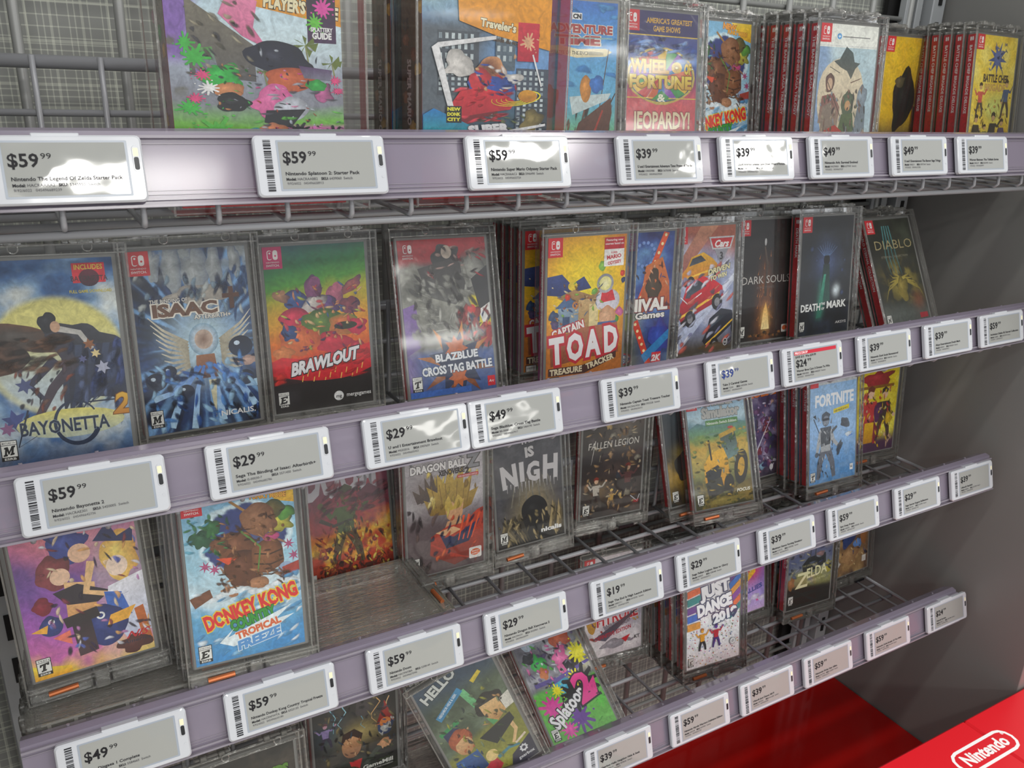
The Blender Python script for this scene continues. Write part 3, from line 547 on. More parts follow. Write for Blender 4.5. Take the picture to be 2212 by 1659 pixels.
def c_disg(a):
    def f(X, Y):
        A = ramp(Y/164+.3*(fbm(X, Y, 30, 3)-.5), [(0, 'e88aa0'), (.25, 'c46a9c'), (.45, '6a4a98'), (.7, 'a85ab8'), (.88, 'd06ab0'), (1, 'f2d030')]); A = over(A, np.exp(-((X-36)/26)**2-((Y-28)/26)**2), 'e88a8c'); return over(A, sstep(52, 66, X)*.35*sstep(20, 60, Y), 'f0d8c0')
    a.bg(f, 66)
    a.blob(76, 22, 18, 11, 'f0a83c', 'e87a2c', seed=2); a.blob(44, 44, 15, 17, '3c4c9a', '2c3070', seed=3, rot=20); a.poly([(30, 30), (4, 10), (34, 42)], '30346a'); a.poly([(48, 28), (56, 6), (58, 34)], '30346a')
    a.ell(52, 54, 9, 9, 'ecc0a0'); a.blob(28, 66, 14, 15, '8a3c44', '5c2830', seed=4); a.ell(34, 72, 8, 8, 'eec6a8'); a.blob(84, 64, 16, 24, 'eec868', 'd89a48', seed=5); a.ell(80, 74, 9, 10, 'f2d8c4'); a.poly([(64, 46), (78, 30), (84, 46), (98, 40), (96, 54)], '283060')
    a.poly([(36, 78), (60, 84), (58, 116), (34, 118)], 'ecc08a', 'd89a5c'); a.poly([(26, 86), (46, 82), (72, 96), (60, 104), (36, 100)], '2c2430'); a.line([(60, 64), (52, 92), (72, 100)], 7, 'ecc08a', 5); a.line([(40, 116), (70, 130), (98, 142)], 5, '4c2c2c', 4)
    a.poly([(70, 92), (100, 84), (100, 144), (80, 150), (66, 120)], 'ecebf2', 'c8d0ec'); a.poly([(66, 96), (80, 100), (86, 124), (68, 128)], '3c6ac0'); a.poly([(88, 120), (96, 118), (100, 158), (92, 156)], 'c86a2c')
    a.blob(16, 96, 8, 8, '8a1c34', seed=6, rough=.2)
    a.blob(20, 116, 9, 10, '2c3c80', seed=7, rough=.08); a.poly([(4, 118), (18, 114), (16, 122)], 'f0b03c'); a.ell(21, 112, 2.6, 2.6, 'f2f2f2'); a.blob(62, 128, 19, 20, '2c3c80', seed=8, rough=.08); a.poly([(68, 120), (90, 116), (82, 128), (64, 130)], 'f0b03c'); a.ell(60, 118, 3.6, 3.6, 'f2f2f2'); a.ell(60, 118, 2, 2, '2c3c80')
    a.poly([(36, 116), (52, 118), (54, 150), (38, 152)], '241c24', '4c343c'); a.poly([(30, 112), (58, 108), (60, 118), (32, 122)], '2a2228'); a.poly([(20, 128), (34, 124), (34, 138)], 'f07a64'); a.poly([(0, 150), (30, 158), (30, 164.5), (0, 164.5)], 'f6e23c', 'f0a82c'); a.blob(84, 154, 14, 8, '5a2c28', seed=9)
    a.busy(20, 20, 100, 150, ['3c2c50', 'f4dcb8', 'c88ac0', '6a7ad0', 'f0b870', '8a3c4c', 'e8e8f4', '2c2438'], 73, 3.4, 60, 1.4, 1)
    a.text('DISGAEA', 44, 14, 20, '2c2a30', .06, al='c', fit=82, out='b8a8b0', rot=-8, outw=.03); a.text('COMPLETE', 76, 17, 6, 'e8d8e0', .03, al='c', fit=32, out='4c3040', rot=-4)
    a.text('NIS', 88, 148, 9, 'c8202c', .02, .5, al='c', fit=22); a.text('America', 86, 153, 5, '26243c', .01, .3, al='c', fit=24); esrb(a, 3, 144, 'T', 'TEEN', .98)
def c_dk(a):
    def f(X, Y):
        A = ramp(Y/164+.35*(fbm(X, Y, 26, 3)-.5), [(0, '7ab4d8'), (.4, '9ccbe0'), (.62, 'd4e8f0'), (.75, '6ab0d8'), (1, '3f8fcc')]); r = np.hypot((X-54)/44, (Y-48)/36)+.3*(fbm(X, Y, 10, 7)-.5); A = over(A, 1-sstep(.82, .9, r), '34407c'); A = over(A, sstep(.82, .88, r)*sstep(1.0, .93, r), 'd8eef6'); return over(A, (1-sstep(.5, .8, r))*sstep(40, 60, Y)*.4, '8a98b0')
    a.bg(f, 80)
    a.poly([(66, 0), (100, 0), (100, 22), (84, 18), (74, 8)], 'f2cf3a', 'e0a828'); a.text('NEW', 52, 7, 9, 'f0a02c', .06, fit=22, out='8a4a10', rot=6); a.text('FUNKY MODE', 60, 13, 6.5, 'f2b23c', .05, fit=33, out='8a4a10', rot=4)
    for q in ((16, 44, 10, '2c5c3c'), (26, 34, 9, '35703c'), (86, 40, 12, 'b8b03c'), (92, 30, 8, '5c9a3c'), (66, 22, 7, '35803c'), (80, 26, 9, '6a5c2c')): a.blob(q[0], q[1], q[2], q[2]*.9, q[3], '24402c', seed=int(q[0]), rough=.35)
    # a tumble of brown rocks, barrels and vines in place of the figures
    a.line([(42, 12), (60, 28)], 2.4, 'a87a3c'); a.blob(66, 34, 17, 16, '9a6a48', '6a4028', seed=31, rough=.14, rot=25); a.blob(46, 56, 17, 15, '7a4a2c', '4c2c1c', seed=32, rough=.14); a.blob(50, 78, 20, 17, '6a3c24', '442414', seed=33, rough=.16); a.blob(72, 70, 15, 18, '8a5634', '54301c', seed=34, rough=.14); a.blob(30, 52, 8, 8, '7a4a2c', '50301c', seed=35, rough=.1); a.blob(62, 96, 9, 6, 'b8825c', seed=36); a.blob(36, 98, 9, 5, 'b8825c', seed=37)
    for y0 in (66, 76, 86): a.line([(60, y0), (74, y0+3), (86, y0)], 1.4, '3c2416')
    a.blob(76, 52, 8, 4, 'c84c84', seed=38, rough=.1); a.poly([(26, 64), (46, 66), (36, 72)], 'd8502c'); a.ell(88, 88, 8, 9, '9ab0cc', '5c7aa4'); a.line([(48, 40), (66, 60), (62, 84)], 2, '5c8a3c', 1.2)
    for x, y in ((16, 70), (24, 74), (92, 62), (96, 74)): a.star(x, y, 6, 2, 7, 'b04c7a')
    for k in range(14): a.blob(6+k*7.2, 100+3*math.sin(k), 6, 3, 'e4f0f6', seed=k+50)
    a.poly([(0, 98), (18, 92), (20, 100), (4, 108)], '7a4c34'); a.poly([(84, 84), (100, 80), (100, 90), (86, 92)], 'a83c30')
    a.busy(24, 26, 88, 98, ['9a6a44', '4a2c1c', '7a4c2c', 'b8845c', '5c3822'], 105, 3, 40, 1.3, 1); a.busy(0, 92, 100, 162, ['c8e4f4', '5aa0d0', 'e8f4fa', '8ac0e0'], 62, 5, -15, .4, 2); a.busy(2, 20, 40, 60, ['4c8a4c', '2c5a3c', '6ab0c8'], 28, 3, 30, 1.4, 3)
    for t, x, y, r in (('DONKEY', 12, 131, -13), ('KONG', 62, 120, -12)): a.text(t, x, y+1, 20, 'e2242c', .05, fit=49 if t == 'DONKEY' else 36, out='f2cf2c', outw=.06, rot=r)
    a.star(27, 123, 3.2, 1.4, 5, 'f2e24c'); a.star(75, 113, 3, 1.3, 5, 'f2e24c'); a.text('COUNTRY', 34, 137, 14, '2f9a34', .055, fit=42, out='1a5420', outw=.05, rot=-11)
    a.poly([(22, 146), (36, 134), (30, 142), (90, 122), (74, 134), (92, 132), (60, 148), (34, 152)], 'e8f4f8'); a.text('TROPICAL', 38, 146, 9.5, 'e0683c', .05, fit=42, out='f6ead8', outw=.04, rot=-11); a.text('FREEZE', 38, 157, 12, '5a9ad8', .06, .15, fit=42, out='e4f2fa', outw=.05, rot=-11)
    esrb(a, 3, 145, 'E', 'EVERYONE', .98); switch_logo(a)
def c_doom(a):
    a.bg(lambda X, Y: over(over(ramp(Y/164+.5*(fbm(X, Y, 24, 5)-.5), [(0, '8a5a64'), (.22, '7a3c50'), (.42, 'a03038'), (.56, 'e0862c'), (.66, 'f2c23c'), (.74, 'c8441f'), (1, '7a1c1c')]), sstep(.55, .7, fbm(X, Y, 8, 9))*sstep(96, 120, Y)*.7, '4a1418'), sstep(40, 60, Y)*sstep(.55, .75, fbm(X, Y, 14, 1))*.5, '4c2430'), 70)
    a.text('DOOM', 42, 47, 58, 'a09aa2', .05, al='c', fit=88, col2='c4bec4')
    fig(a, 44, 134, 92, '5a5a34', '4a5c34', '544428', '4a4a30', 0, .1)
    a.line([(14, 74), (30, 84), (52, 80)], 5, '3c3430', 3); a.poly([(60, 50), (76, 40), (96, 54), (100, 70), (84, 62), (66, 62)], '5a2c3c', '7a3040')
    for k in range(34): x = a.r.uniform(14, 98); y = 118+a.r.uniform(-8, 34); a.ell(x, y, a.r.uniform(2, 4.6), a.r.uniform(2, 4), ('c85a2c', 'e0983c', '8a2420', 'b83428')[k % 4], '5a1c18', soft=True, n=10)
    for k in range(5): fig(a, 18+k*17, 164, 26+8*(k % 2), '4a2018', '54241c', '3c1814', '2c1010', k % 3)
    fig(a, 14, 118, 22, 'b8602c', 'c8702c', 'a84c24', '7a2c1c', 1)
    a.busy(4, 84, 100, 162, ['f0b83c', 'c8441c', '5c1818', 'f4d86a', '8a2820', '3c1414'], 118, 3.4, 80, 1.0, 1); a.busy(24, 44, 66, 130, ['6a7044', '38402c', '8a8a5c', '503c2c'], 42, 3, 80, 1.0, 2); a.busy(20, 36, 100, 70, ['6a3444', '9a4a54', '4c2434'], 35, 6, 160, .5, 3)
    a.rect(70, 144, 7, 8, 'e8d8d0'); a.text('id', 73.5, 150.4, 6, 'a82c24', .04, al='c'); a.text('Bethesda', 98, 149, 6, 'ece0dc', .02, al='r', fit=20); a.rect(0, 138, 4, 26, 'ececea')
def c_dbz(a):
    a.bg(lambda X, Y: over(over(ramp(fbm(X, Y, 30, 2), [(.25, 'a8a2a8'), (.6, 'c4bec2'), (.85, 'dcd8da')]), sstep(70, 110, Y+8*fbm(X, Y, 12, 4))*.9, '4a3438'), np.exp(-((X-22)/20)**2-((Y-60)/30)**2)*.75, '6a5a56'), 60)
    for k in range(7): x = 20+k*5; a.poly([(x-6, 70), (x+8, 66), (x-12+k*3, 30+abs(k-3)*7)], '5c4c44', '4a3c3a')
    P = [(30, 88), (22, 66), (32, 72), (26, 50), (40, 60), (40, 36), (50, 50), (56, 26), (62, 48), (74, 30), (74, 54), (86, 42), (82, 66), (94, 62), (84, 84), (62, 92)]
    a.poly(P, 'c8a94c', '8a6a2c'); [a.line([(q, 80), (q+(q-58)*.3, 50)], .9, '7a5c28') for q in (38, 46, 52, 64, 72, 78)]
    a.poly([(48, 76), (74, 74), (72, 94), (62, 106), (52, 96)], 'e2b184', 'c08a60'); a.poly([(48, 76), (54, 66), (60, 82), (66, 66), (74, 76), (70, 84), (58, 86), (50, 86)], 'c8a94c'); a.poly([(52, 100), (70, 98), (72, 112), (46, 114)], 'd8a478', 'b07850')
    a.poly([(30, 116), (52, 106), (74, 106), (92, 92), (100, 90), (100, 150), (60, 160), (28, 140)], 'c8442c', '7a2c24'); a.poly([(40, 112), (60, 122), (96, 104), (80, 132), (50, 136)], '2c3660', '20284c'); a.poly([(36, 112), (60, 108), (70, 114), (52, 120)], 'e2b184')
    for k in range(4): a.line([(74+k*7, 96), (66+k*6, 128)], 3, 'e2562c', 1.5)
    for k in range(5): a.line([(30+k*6, 126+k*5), (60+k*5, 146+k*2)], 2.4, 'b84030', 1)
    a.busy(28, 34, 94, 90, ['e0c868', '8a6c30', 'b09440', 'f0e09a'], 19, 5, 95, .45, 1); a.busy(30, 92, 100, 156, ['e86c3c', '8a2c28', '2c3458', 'c84c30', '1c2440'], 22, 4.5, 120, .4, 2); a.busy(0, 70, 36, 160, ['3c2c30', '6a5450', '2c2226'], 14, 6, 100, .5, 3)
    a.text('DRAGON BALL', 6, 31, 13, 'e8e4e4', .05, fit=72, out='2a2426', outw=.05); a.text('XENOVERSE', 42, 39, 9, '282226', .05, fit=34); a.text('Z', 80, 34, 22, '8a8a90', .05, out='3a3436'); a.text('2', 76, 42, 12, '2c2628', .05); a.rect(66, 42, 28, 4, 'b82c34'); a.text('FOR NINTENDO SWITCH', 80, 45.2, 2.8, 'f0eaea', .01, al='c', fit=25)
    a.rect(80, 142, 17, 15, 'ece8e4', r=2); a.ell(88.5, 149, 6.4, 4.4, 'e2662c'); a.text('BANDAI', 88.5, 148.6, 2.8, 'f4f0ec', .02, al='c', fit=9); a.text('NAMCO', 88.5, 151.8, 2.8, 'f4f0ec', .02, al='c', fit=9); esrb(a, 3, 140, 'T', 'TEEN', .98)
def c_nigh(a):
    a.bg(lambda X, Y: over(over(ramp(fbm(X, Y, 28, 3), [(.2, '2f2e32'), (.55, '47464c'), (.85, '5c5a60')]), np.exp(-((X-56)/(16+.25*(Y-70)))**2)*sstep(66, 110, Y)*.9, '9a8a64'), sstep(140, 160, Y), '1c1a1c'), 56)
    for k in range(7): a.line([(30+k*8, 76), (22+k*11, 112)], 1, '8a8476', 2.4, '6a6456')
    a.text('THE END', 40, 30, 15, 'c8c4c4', .05, fit=46, out='26242a', rot=-6); a.text('IS', 46, 48, 18, 'c8c4c4', .05, fit=14, rot=-4)
    for t, x, y, s in (('N', 10, 84, 40), ('I', 36, 78, 34), ('G', 47, 80, 34), ('H', 70, 80, 42)): a.text(t, x, y, s, 'cdc9ca', .05, sx=.8 if t != 'I' else 1, rot=(x-45)*.15)
    for k in range(16): a.line([(12+k*5.4, 80), (12+k*5.4, 86+(k*5) % 9)], 1.4, 'bdb9ba', .4)
    a.blob(56, 122, 20, 20, '18181a', seed=2, rough=.06); a.poly([(32, 150), (40, 120), (74, 120), (84, 164), (30, 164)], '18181a')
    for k in range(9): a.poly([(4+k*3, 150-k*2), (12+k*3, 120+(k*7) % 16), (16+k*4, 164)], ('8a7c5a', '5c523c', '3a352c')[k % 3])
    for k in range(6): a.poly([(76+k*4, 150), (84+k*3, 112+(k*5) % 14), (90+k*3, 160)], ('a8946a', '6a5c40', '4c4434')[k % 3])
    a.busy(2, 120, 98, 162, ['8a7c58', '3a342a', '5c523c', 'b8a478', '201c1a'], 56, 4, 80, .9, 1)
    esrb(a, 3, 143, 'M', 'MATURE 17+', .95); a.text('nicalis', 96, 154, 8.5, 'f2f2f2', .04, al='r', fit=32)
def c_fallen(a):
    a.bg(lambda X, Y: over(over(ramp(fbm(X, Y, 22, 5), [(.2, '1a1516'), (.55, '332827'), (.85, '54423c')]), np.exp(-((X-30)/14)**2-((Y-124)/14)**2)*.5, '8a6a3c'), np.exp(-((X-70)/20)**2-((Y-40)/22)**2)*.4, '8a8478'), 48)
    for k in range(22): a.blob(a.r.uniform(6, 96), a.r.uniform(6, 140), a.r.uniform(3, 7), a.r.uniform(3, 8), a.r.choice(['7a5c3c', 'a8865c', '5c2c28', '3c3436', '8a8474', '2c3440', 'c8a868']), '2a2020', seed=k, rough=.35)
    fig(a, 24, 150, 44, 'd8b090', 'b8b0a4', '3c3430', '8a2c1c', 0); fig(a, 50, 154, 28, 'c8a070', 'b8924c', '6a5030', 'd8b85c', 1); fig(a, 76, 140, 48, 'b89478', '5c3434', '2c2628', '7a2c24', 0)
    a.busy(4, 4, 96, 158, ['8a6c4c', '3c2c2c', 'a8865c', '241c1e', '6a5a50', 'b8a88a'], 105, 3.5, 40, 1.5, 1)
    a.text('FALLEN LEGION', 50, 62, 14, 'd8d4cc', 0, .1, al='c', fit=84); a.line([(20, 50), (14, 84)], 1.4, 'c8c4bc', .3); a.line([(82, 140), (94, 150), (98, 140)], 1.4, 'c8ccd4'); a.text('NIS', 92, 152, 6, 'c8202c', .02, .5, al='c'); esrb(a, 3, 143, 'E', 'EVERYONE', .95)
def c_farm(a):
    a.bg(lambda X, Y: over(over(ramp(Y/164+.12*(fbm(X, Y, 20, 3)-.5), [(0, '8ab8dc'), (.22, 'b4d0dc'), (.3, '5c8a9a'), (.38, '7a9a4c'), (.46, 'd0a83c'), (.7, '8a8a4c'), (.8, '54542c'), (1, '3c3c22')]), sstep(.5, .7, fbm(X, Y, 7, 6))*sstep(96, 120, Y)*.5, 'a88a34'), sstep(.55, .7, fbm(X, Y, 9, 2))*sstep(60, 70, Y)*sstep(100, 80, Y)*.6, '54803c'), 56)
    a.poly([(0, 48), (16, 40), (34, 46), (60, 38), (100, 46), (100, 56), (0, 58)], '4c7c90', '6a9a6a'); a.text('Simulator', 58, 34, 20, 'b8b8b4', .06, al='c', fit=66, out='3c3c38', outw=.03); a.text('Farming', 50, 16, 18, 'b8b8b4', .06, al='c', fit=60, out='3c3c38'); a.rect(30, 38, 56, 8, '4c8a3c', r=1); a.text('Nintendo Switch Edition', 58, 44.4, 5.4, 'eef2e8', .02, al='c', fit=52)
    a.poly([(52, 62), (78, 56), (84, 92), (56, 100)], '3c4a3c', '6a8a8a'); a.poly([(50, 60), (80, 52), (82, 58), (52, 66)], 'c8a02c'); a.ell(72, 52, 5, 2, 'c83c2c'); a.poly([(20, 102), (32, 86), (56, 80), (62, 96), (64, 132), (30, 140), (20, 128)], 'e8b42c', 'c8881c'); a.poly([(22, 112), (44, 104), (50, 112), (46, 124), (24, 128)], '20242a'); a.poly([(20, 128), (48, 122), (52, 144), (24, 152)], '3c3c34', '22221c'); a.line([(34, 96), (32, 66)], 3, '20241c')
    a.ell(84, 112, 12, 26, '24221c', rot=12); a.ell(84, 112, 6, 14, 'c89a2c', rot=12); a.ell(60, 136, 9, 17, '24221c', rot=8); a.poly([(70, 140), (100, 130), (100, 154), (76, 160)], '6a5c2c', '8a7434'); a.blob(50, 156, 30, 5, '8a7a34', seed=4, rough=.4)
    a.busy(0, 90, 100, 162, ['8a7a34', '4c4a24', 'b89a44', '6a6a30', '3c3820'], 42, 4, 10, .5, 1); a.busy(0, 56, 100, 90, ['5c8a44', 'd0b04c', '8aa04c', '3c6a3c'], 21, 4, 0, .3, 2); a.busy(24, 60, 84, 140, ['f0c84c', '2c3028', '8a9a8a', 'a87c1c'], 17, 3, 70, 1, 3)
    a.text('FOCUS', 96, 148, 6.4, 'eceadc', .03, .2, al='r', fit=24); esrb(a, 3, 143, 'E', 'EVERYONE', .95); switch_logo(a)
def c_night(a):      # dark cover with yellow machine glow behind the farming one
    a.bg(lambda X, Y: over(ramp(Y/164+.3*(fbm(X, Y, 22, 3)-.5), [(0, '3a4c5a'), (.3, '1c2a34'), (.6, '1a1c1c'), (.75, 'a8862c'), (1, '14140f')]), np.exp(-((X-40)/24)**2-((Y-90)/12)**2)*.6, 'd0b03c'), 30)
    a.blob(34, 110, 22, 20, '141412', seed=2); esrb(a, 3, 143, 'E', 'EVERYONE', .95); switch_logo(a)
def c_lego(a):
    a.bg(lambda X, Y: over(ramp(fbm(X, Y, 18, 5), [(.2, '241c34'), (.5, '4c3c6a'), (.8, 'a89ab8')]), sstep(120, 160, Y)*.8, '241a2c'), 36)
    a.text('HEROES 2', 96, 34, 14, 'e2742c', .05, al='r', fit=84, out='2c1424')
    for k in range(26): a.blob(a.r.uniform(10, 96), a.r.uniform(44, 150), a.r.uniform(4, 8), a.r.uniform(4, 8), a.r.choice(['6a3c6a', '3c6a3c', '8a8ab0', 'c8a090', '2c2c5a', '7a2c3c', '8ab0c8']), '2c2034', seed=k, rough=.3)
    a.busy(4, 40, 96, 156, ['b8a0d0', '3c2c54', '6a8a4c', 'c88a9a', 'd8d0e8'], 98, 3, 60, 1.5, 1)
    a.line([(50, 130), (86, 70)], 3, 'd8d8e8', .6); a.ell(88, 152, 4, 5, 'd8d8dc'); esrb(a, 3, 143, 'E', 'EVERYONE', .9)
def c_fort(a):
    a.bg(lambda X, Y: over(ramp(Y/164, [(0, '8fb8e2'), (.5, '8db4e0'), (1, '4c8cc8')]), sstep(.55, .6, vnoise(X, Y, 9, 3))*.12, 'c8e0f4'), 30)
    a.rect(0, 0, 100, 9, 'c8ccd0'); a.text('FORTNITE', 52, 42, 25, 'f2f4f8', .04, al='c', fit=84, sx=1); a.poly([(50, 50), (84, 46), (84, 53), (50, 57)], 'e8d41c'); a.text('DEEP FREEZE BUNDLE', 67, 53.6, 3.6, '26241c', .02, al='c', fit=31, rot=-6)
    fig(a, 34, 158, 100, '5a6470', 'a8acb0', '6a6e78', '4c5460', 2); a.poly([(22, 76), (46, 76), (44, 104), (24, 106)], '4c525c', '3a4048'); a.ell(34, 66, 6.6, 8, '7a8492'); a.poly([(27, 62), (41, 62), (41, 66), (27, 66)], '2c3038')
    a.line([(42, 88), (58, 78)], 6, '54585c', 4); a.line([(20, 84), (8, 60)], 1.6, '3c4048'); a.poly([(6, 56), (12, 54), (14, 62)], '3c4048')
    a.blob(76, 76, 12, 7, '3c424c', '5a626c', seed=2, rot=35, rough=.35); a.blob(84, 94, 7, 4, 'c8d4de', seed=3); a.blob(64, 112, 5, 11, '3a4250', '54606c', seed=4, rot=20, rough=.3); a.line([(84, 98), (92, 96)], 1.4, '2c6ac8')
    a.busy(18, 62, 50, 156, ['8a929c', '3c424c', 'c8ccd2', '5c6470'], 49, 3, 80, .8, 1)
    a.rect(88, 144, 7, 10, 'eceef0'); a.text('W', 91.5, 151, 5, '38393c', .03, al='c'); esrb(a, 2, 145, 'T', 'TEEN', .9); a.rect(0, 0, 17, 12, 'd8232f')
def c_yell(a):
    a.bg(lambda X, Y: over(ramp(fbm(X, Y, 20, 4), [(.2, 'e8d81c'), (.5, 'e2c81c'), (.8, 'f4ec5a')]), sstep(126, 150, Y), '4c2c4c'), 36)
    a.blob(50, 36, 34, 14, 'a8242c', '6a1c1c', seed=3, rough=.4); a.rect(10, 48, 80, 5, '8a5c14'); fig(a, 36, 150, 96, 'e8c0a0', 'c83c3c', 'a82c34', '6a2c20', 2); fig(a, 70, 146, 88, 'e8c0a0', '3c2c30', '4c3434', '2c2020', 2)
    for q in ((22, 76, 'c83c3c'), (56, 96, '5c2c5c'), (84, 110, 'd8b01c'), (48, 128, '8a2c3c')): a.blob(q[0], q[1], 9, 14, q[2], seed=int(q[0]), rough=.35)
    a.busy(10, 50, 92, 156, ['c83c3c', 'f4ec8a', '3c2830', 'e8c01c', 'e8c0a0'], 77, 4, 80, 1, 1)
    a.rect(26, 112, 22, 36, 'e0b01c', 'b8801c')
def c_goose(a):
    a.bg(lambda X, Y: over(over(over(ramp(fbm(X, Y, 24, 6), [(.2, '141416'), (.55, '2a2826'), (.85, '4c443c')]), np.exp(-((X-54)/26)**2-((Y-96)/14)**2)*.85, 'b8a468'), np.exp(-((X-20)/18)**2-((Y-90)/20)**2)*.5, '3c5a6a'), sstep(140, 160, Y), '232a1a'), 56)
    for k, (x, c) in enumerate(((24, '8ac8d8'), (34, '9ad0e0'), (60, '6ab0c8'), (76, 'e0b070'), (92, 'f0c890'))):
        y = 44+k*3; p = [(x, y)]
        for j in range(6): p.append((p[-1][0]+a.r.uniform(-6, 6), p[-1][1]+7))
        a.line(p, 1.5, c, .4)
    a.poly([(54, 40), (70, 44), (66, 76), (50, 70)], '4a4446', '3a3436'); a.text('GOOSEBUMPS', 50, 36, 17, '5a8a2c', .06, al='c', fit=86, out='141a10')
    fig(a, 14, 104, 34, 'b88a9a', '8a7aa8', '3c3448', '5c2c3c', 0); a.blob(86, 96, 10, 13, '35456a', seed=4, rough=.1); a.poly([(76, 90), (86, 60), (96, 90)], 'b82c24', '8a2018'); a.ell(86, 92, 7, 7, 'd8803c'); a.blob(87, 100, 7, 6, 'b8b8b4', seed=5)
    a.poly([(24, 164), (30, 132), (52, 128), (72, 140), (78, 164)], '2c342c', '1c221c'); a.poly([(40, 134), (56, 134), (52, 150), (44, 150)], 'c8262c'); a.ell(44, 112, 12, 17, 'd8a274', '8a5a3c'); a.poly([(31, 108), (34, 92), (48, 88), (58, 98), (56, 106), (46, 98), (36, 102)], '3a2820'); a.line([(60, 146), (74, 128), (86, 124)], 8, '3c443c', 5); a.blob(84, 122, 9, 6, 'd89a6c', seed=6, rough=.3)
    for k in range(4): a.line([(80+k*3.4, 122), (82+k*4, 130)], 2.2, 'd8a274', 1.4)
    a.busy(2, 44, 98, 130, ['1c1c20', '5c5040', '3c4c5c', '8a7c54', '2c2624'], 62, 4, 60, 1.2, 1); a.busy(4, 130, 96, 162, ['2c3424', '141a14', '445034'], 42, 4, 10, .6, 2); a.busy(36, 98, 54, 126, ['e8b888', '9a6440', '6a4028'], 12, 2.2, 60, 1, 3); a.busy(78, 84, 98, 108, ['4c5c84', 'e87a3c', 'c8c8c4'], 16, 2.4, 60, 1, 4)
    a.text('GameMill', 94, 152, 8, 'e8e8e0', .03, al='r', fit=38); a.text('ENTERTAINMENT', 94, 156, 2.8, 'c8c8c0', .01, al='r', fit=24); esrb(a, 3, 143, 'E', 'EVERYONE', .9)
def c_neigh(a):
    a.bg(lambda X, Y: over(over(over(ramp(fbm(X, Y, 26, 2), [(.2, '3c4a3c'), (.5, '54624c'), (.8, '7a8a74')]), sstep(98, 112, Y+.25*X), '8a8a3c'), sstep(40, 10, Y)*.8, '2c4464'), sstep(128, 150, Y+.1*X)*.6, 'b0b03c'), 60)
    a.poly([(46, 30), (54, 28), (74, 92), (66, 94)], '7ac88a', '5aa868'); a.poly([(4, 66), (30, 60), (32, 66), (6, 72)], '3c9a5a'); a.poly([(8, 70), (28, 66), (28, 84), (10, 84)], '28345c')
    a.blob(24, 88, 15, 15, 'b8603c', '8a4028', seed=2, rough=.12); a.ell(25, 97, 11, 13, 'ecc08c', 'c8905c'); a.poly([(12, 92), (16, 78), (34, 76), (38, 90), (26, 86)], 'b8603c'); a.poly([(6, 112), (36, 112), (40, 140), (4, 142)], '2c5ca0', '24406c')
    a.blob(72, 64, 19, 16, '2c2a28', seed=4, rough=.15); a.poly([(60, 62), (84, 62), (88, 84), (74, 92), (62, 80)], 'ecc48a', 'c89458'); a.poly([(86, 66), (100, 62), (100, 82), (88, 84)], 'e4e0d4'); a.line([(84, 92), (88, 116), (78, 132)], 6, 'ecc48a', 4); a.poly([(44, 100), (90, 90), (92, 102), (60, 120)], '2a2c2e'); a.line([(66, 26), (80, 18)], 6, 'e0c83c', 5)
    a.poly([(26, 148), (50, 132), (56, 150), (40, 160), (24, 160)], 'c8303c'); a.ell(48, 130, 8, 8, 'ecd08a'); a.line([(54, 138), (70, 134), (84, 138)], 5, '4c8a9a', 3); a.line([(80, 134), (96, 128)], 3, 'ecd8c4')
    a.busy(2, 30, 98, 160, ['6a7a5c', '44543c', '8a9a74', 'a8a844', '2c3a3c'], 50, 4, 60, .8, 1); a.busy(12, 78, 38, 108, ['d0784c', '8a4028', 'ecc08c'], 9, 2.5, 80, .8, 2); a.busy(6, 112, 40, 140, ['4c84c8', '1c3c70'], 12, 2.4, 40, 1.4, 3); a.busy(56, 52, 90, 90, ['1c1a1a', '3c3a38', 'd8a870'], 9, 3, 30, 1, 4)
    a.text('HELLO', 8, 22, 18, 'd8dcd8', .04, fit=50, rot=-20, out='24343c'); a.poly([(10, 44), (48, 22), (52, 30), (14, 52)], '3c8ab8'); a.text('NEIGHBOR HIDE & SEEK', 15, 47, 5, 'e8f2f6', .02, rot=-30, fit=34)
    a.poly([(70, 146), (100, 132), (100, 164.5), (62, 164.5)], '3c3a4c', '28263a'); a.star(86, 146, 6, 4.4, 8, 'e8e8ec'); a.ell(86, 146, 2.4, 2.4, '3c3a4c'); a.text('gearbox', 86, 158, 6, 'e8e8ec', .02, al='c', fit=22)
def inkbg(a, top=40):
    for i, (x, y, r, c) in enumerate(((22, 26, 10, 'b8c8d8'), (70, 20, 14, 'e2e4ea'), (88, 40, 9, '8a8c94'), (30, 52, 12, '5c4c78'), (14, 44, 9, '34343c'), (52, 40, 10, 'c8ccd4'))): a.blob(x, y, r, r*.8, c, seed=i, rough=.4)
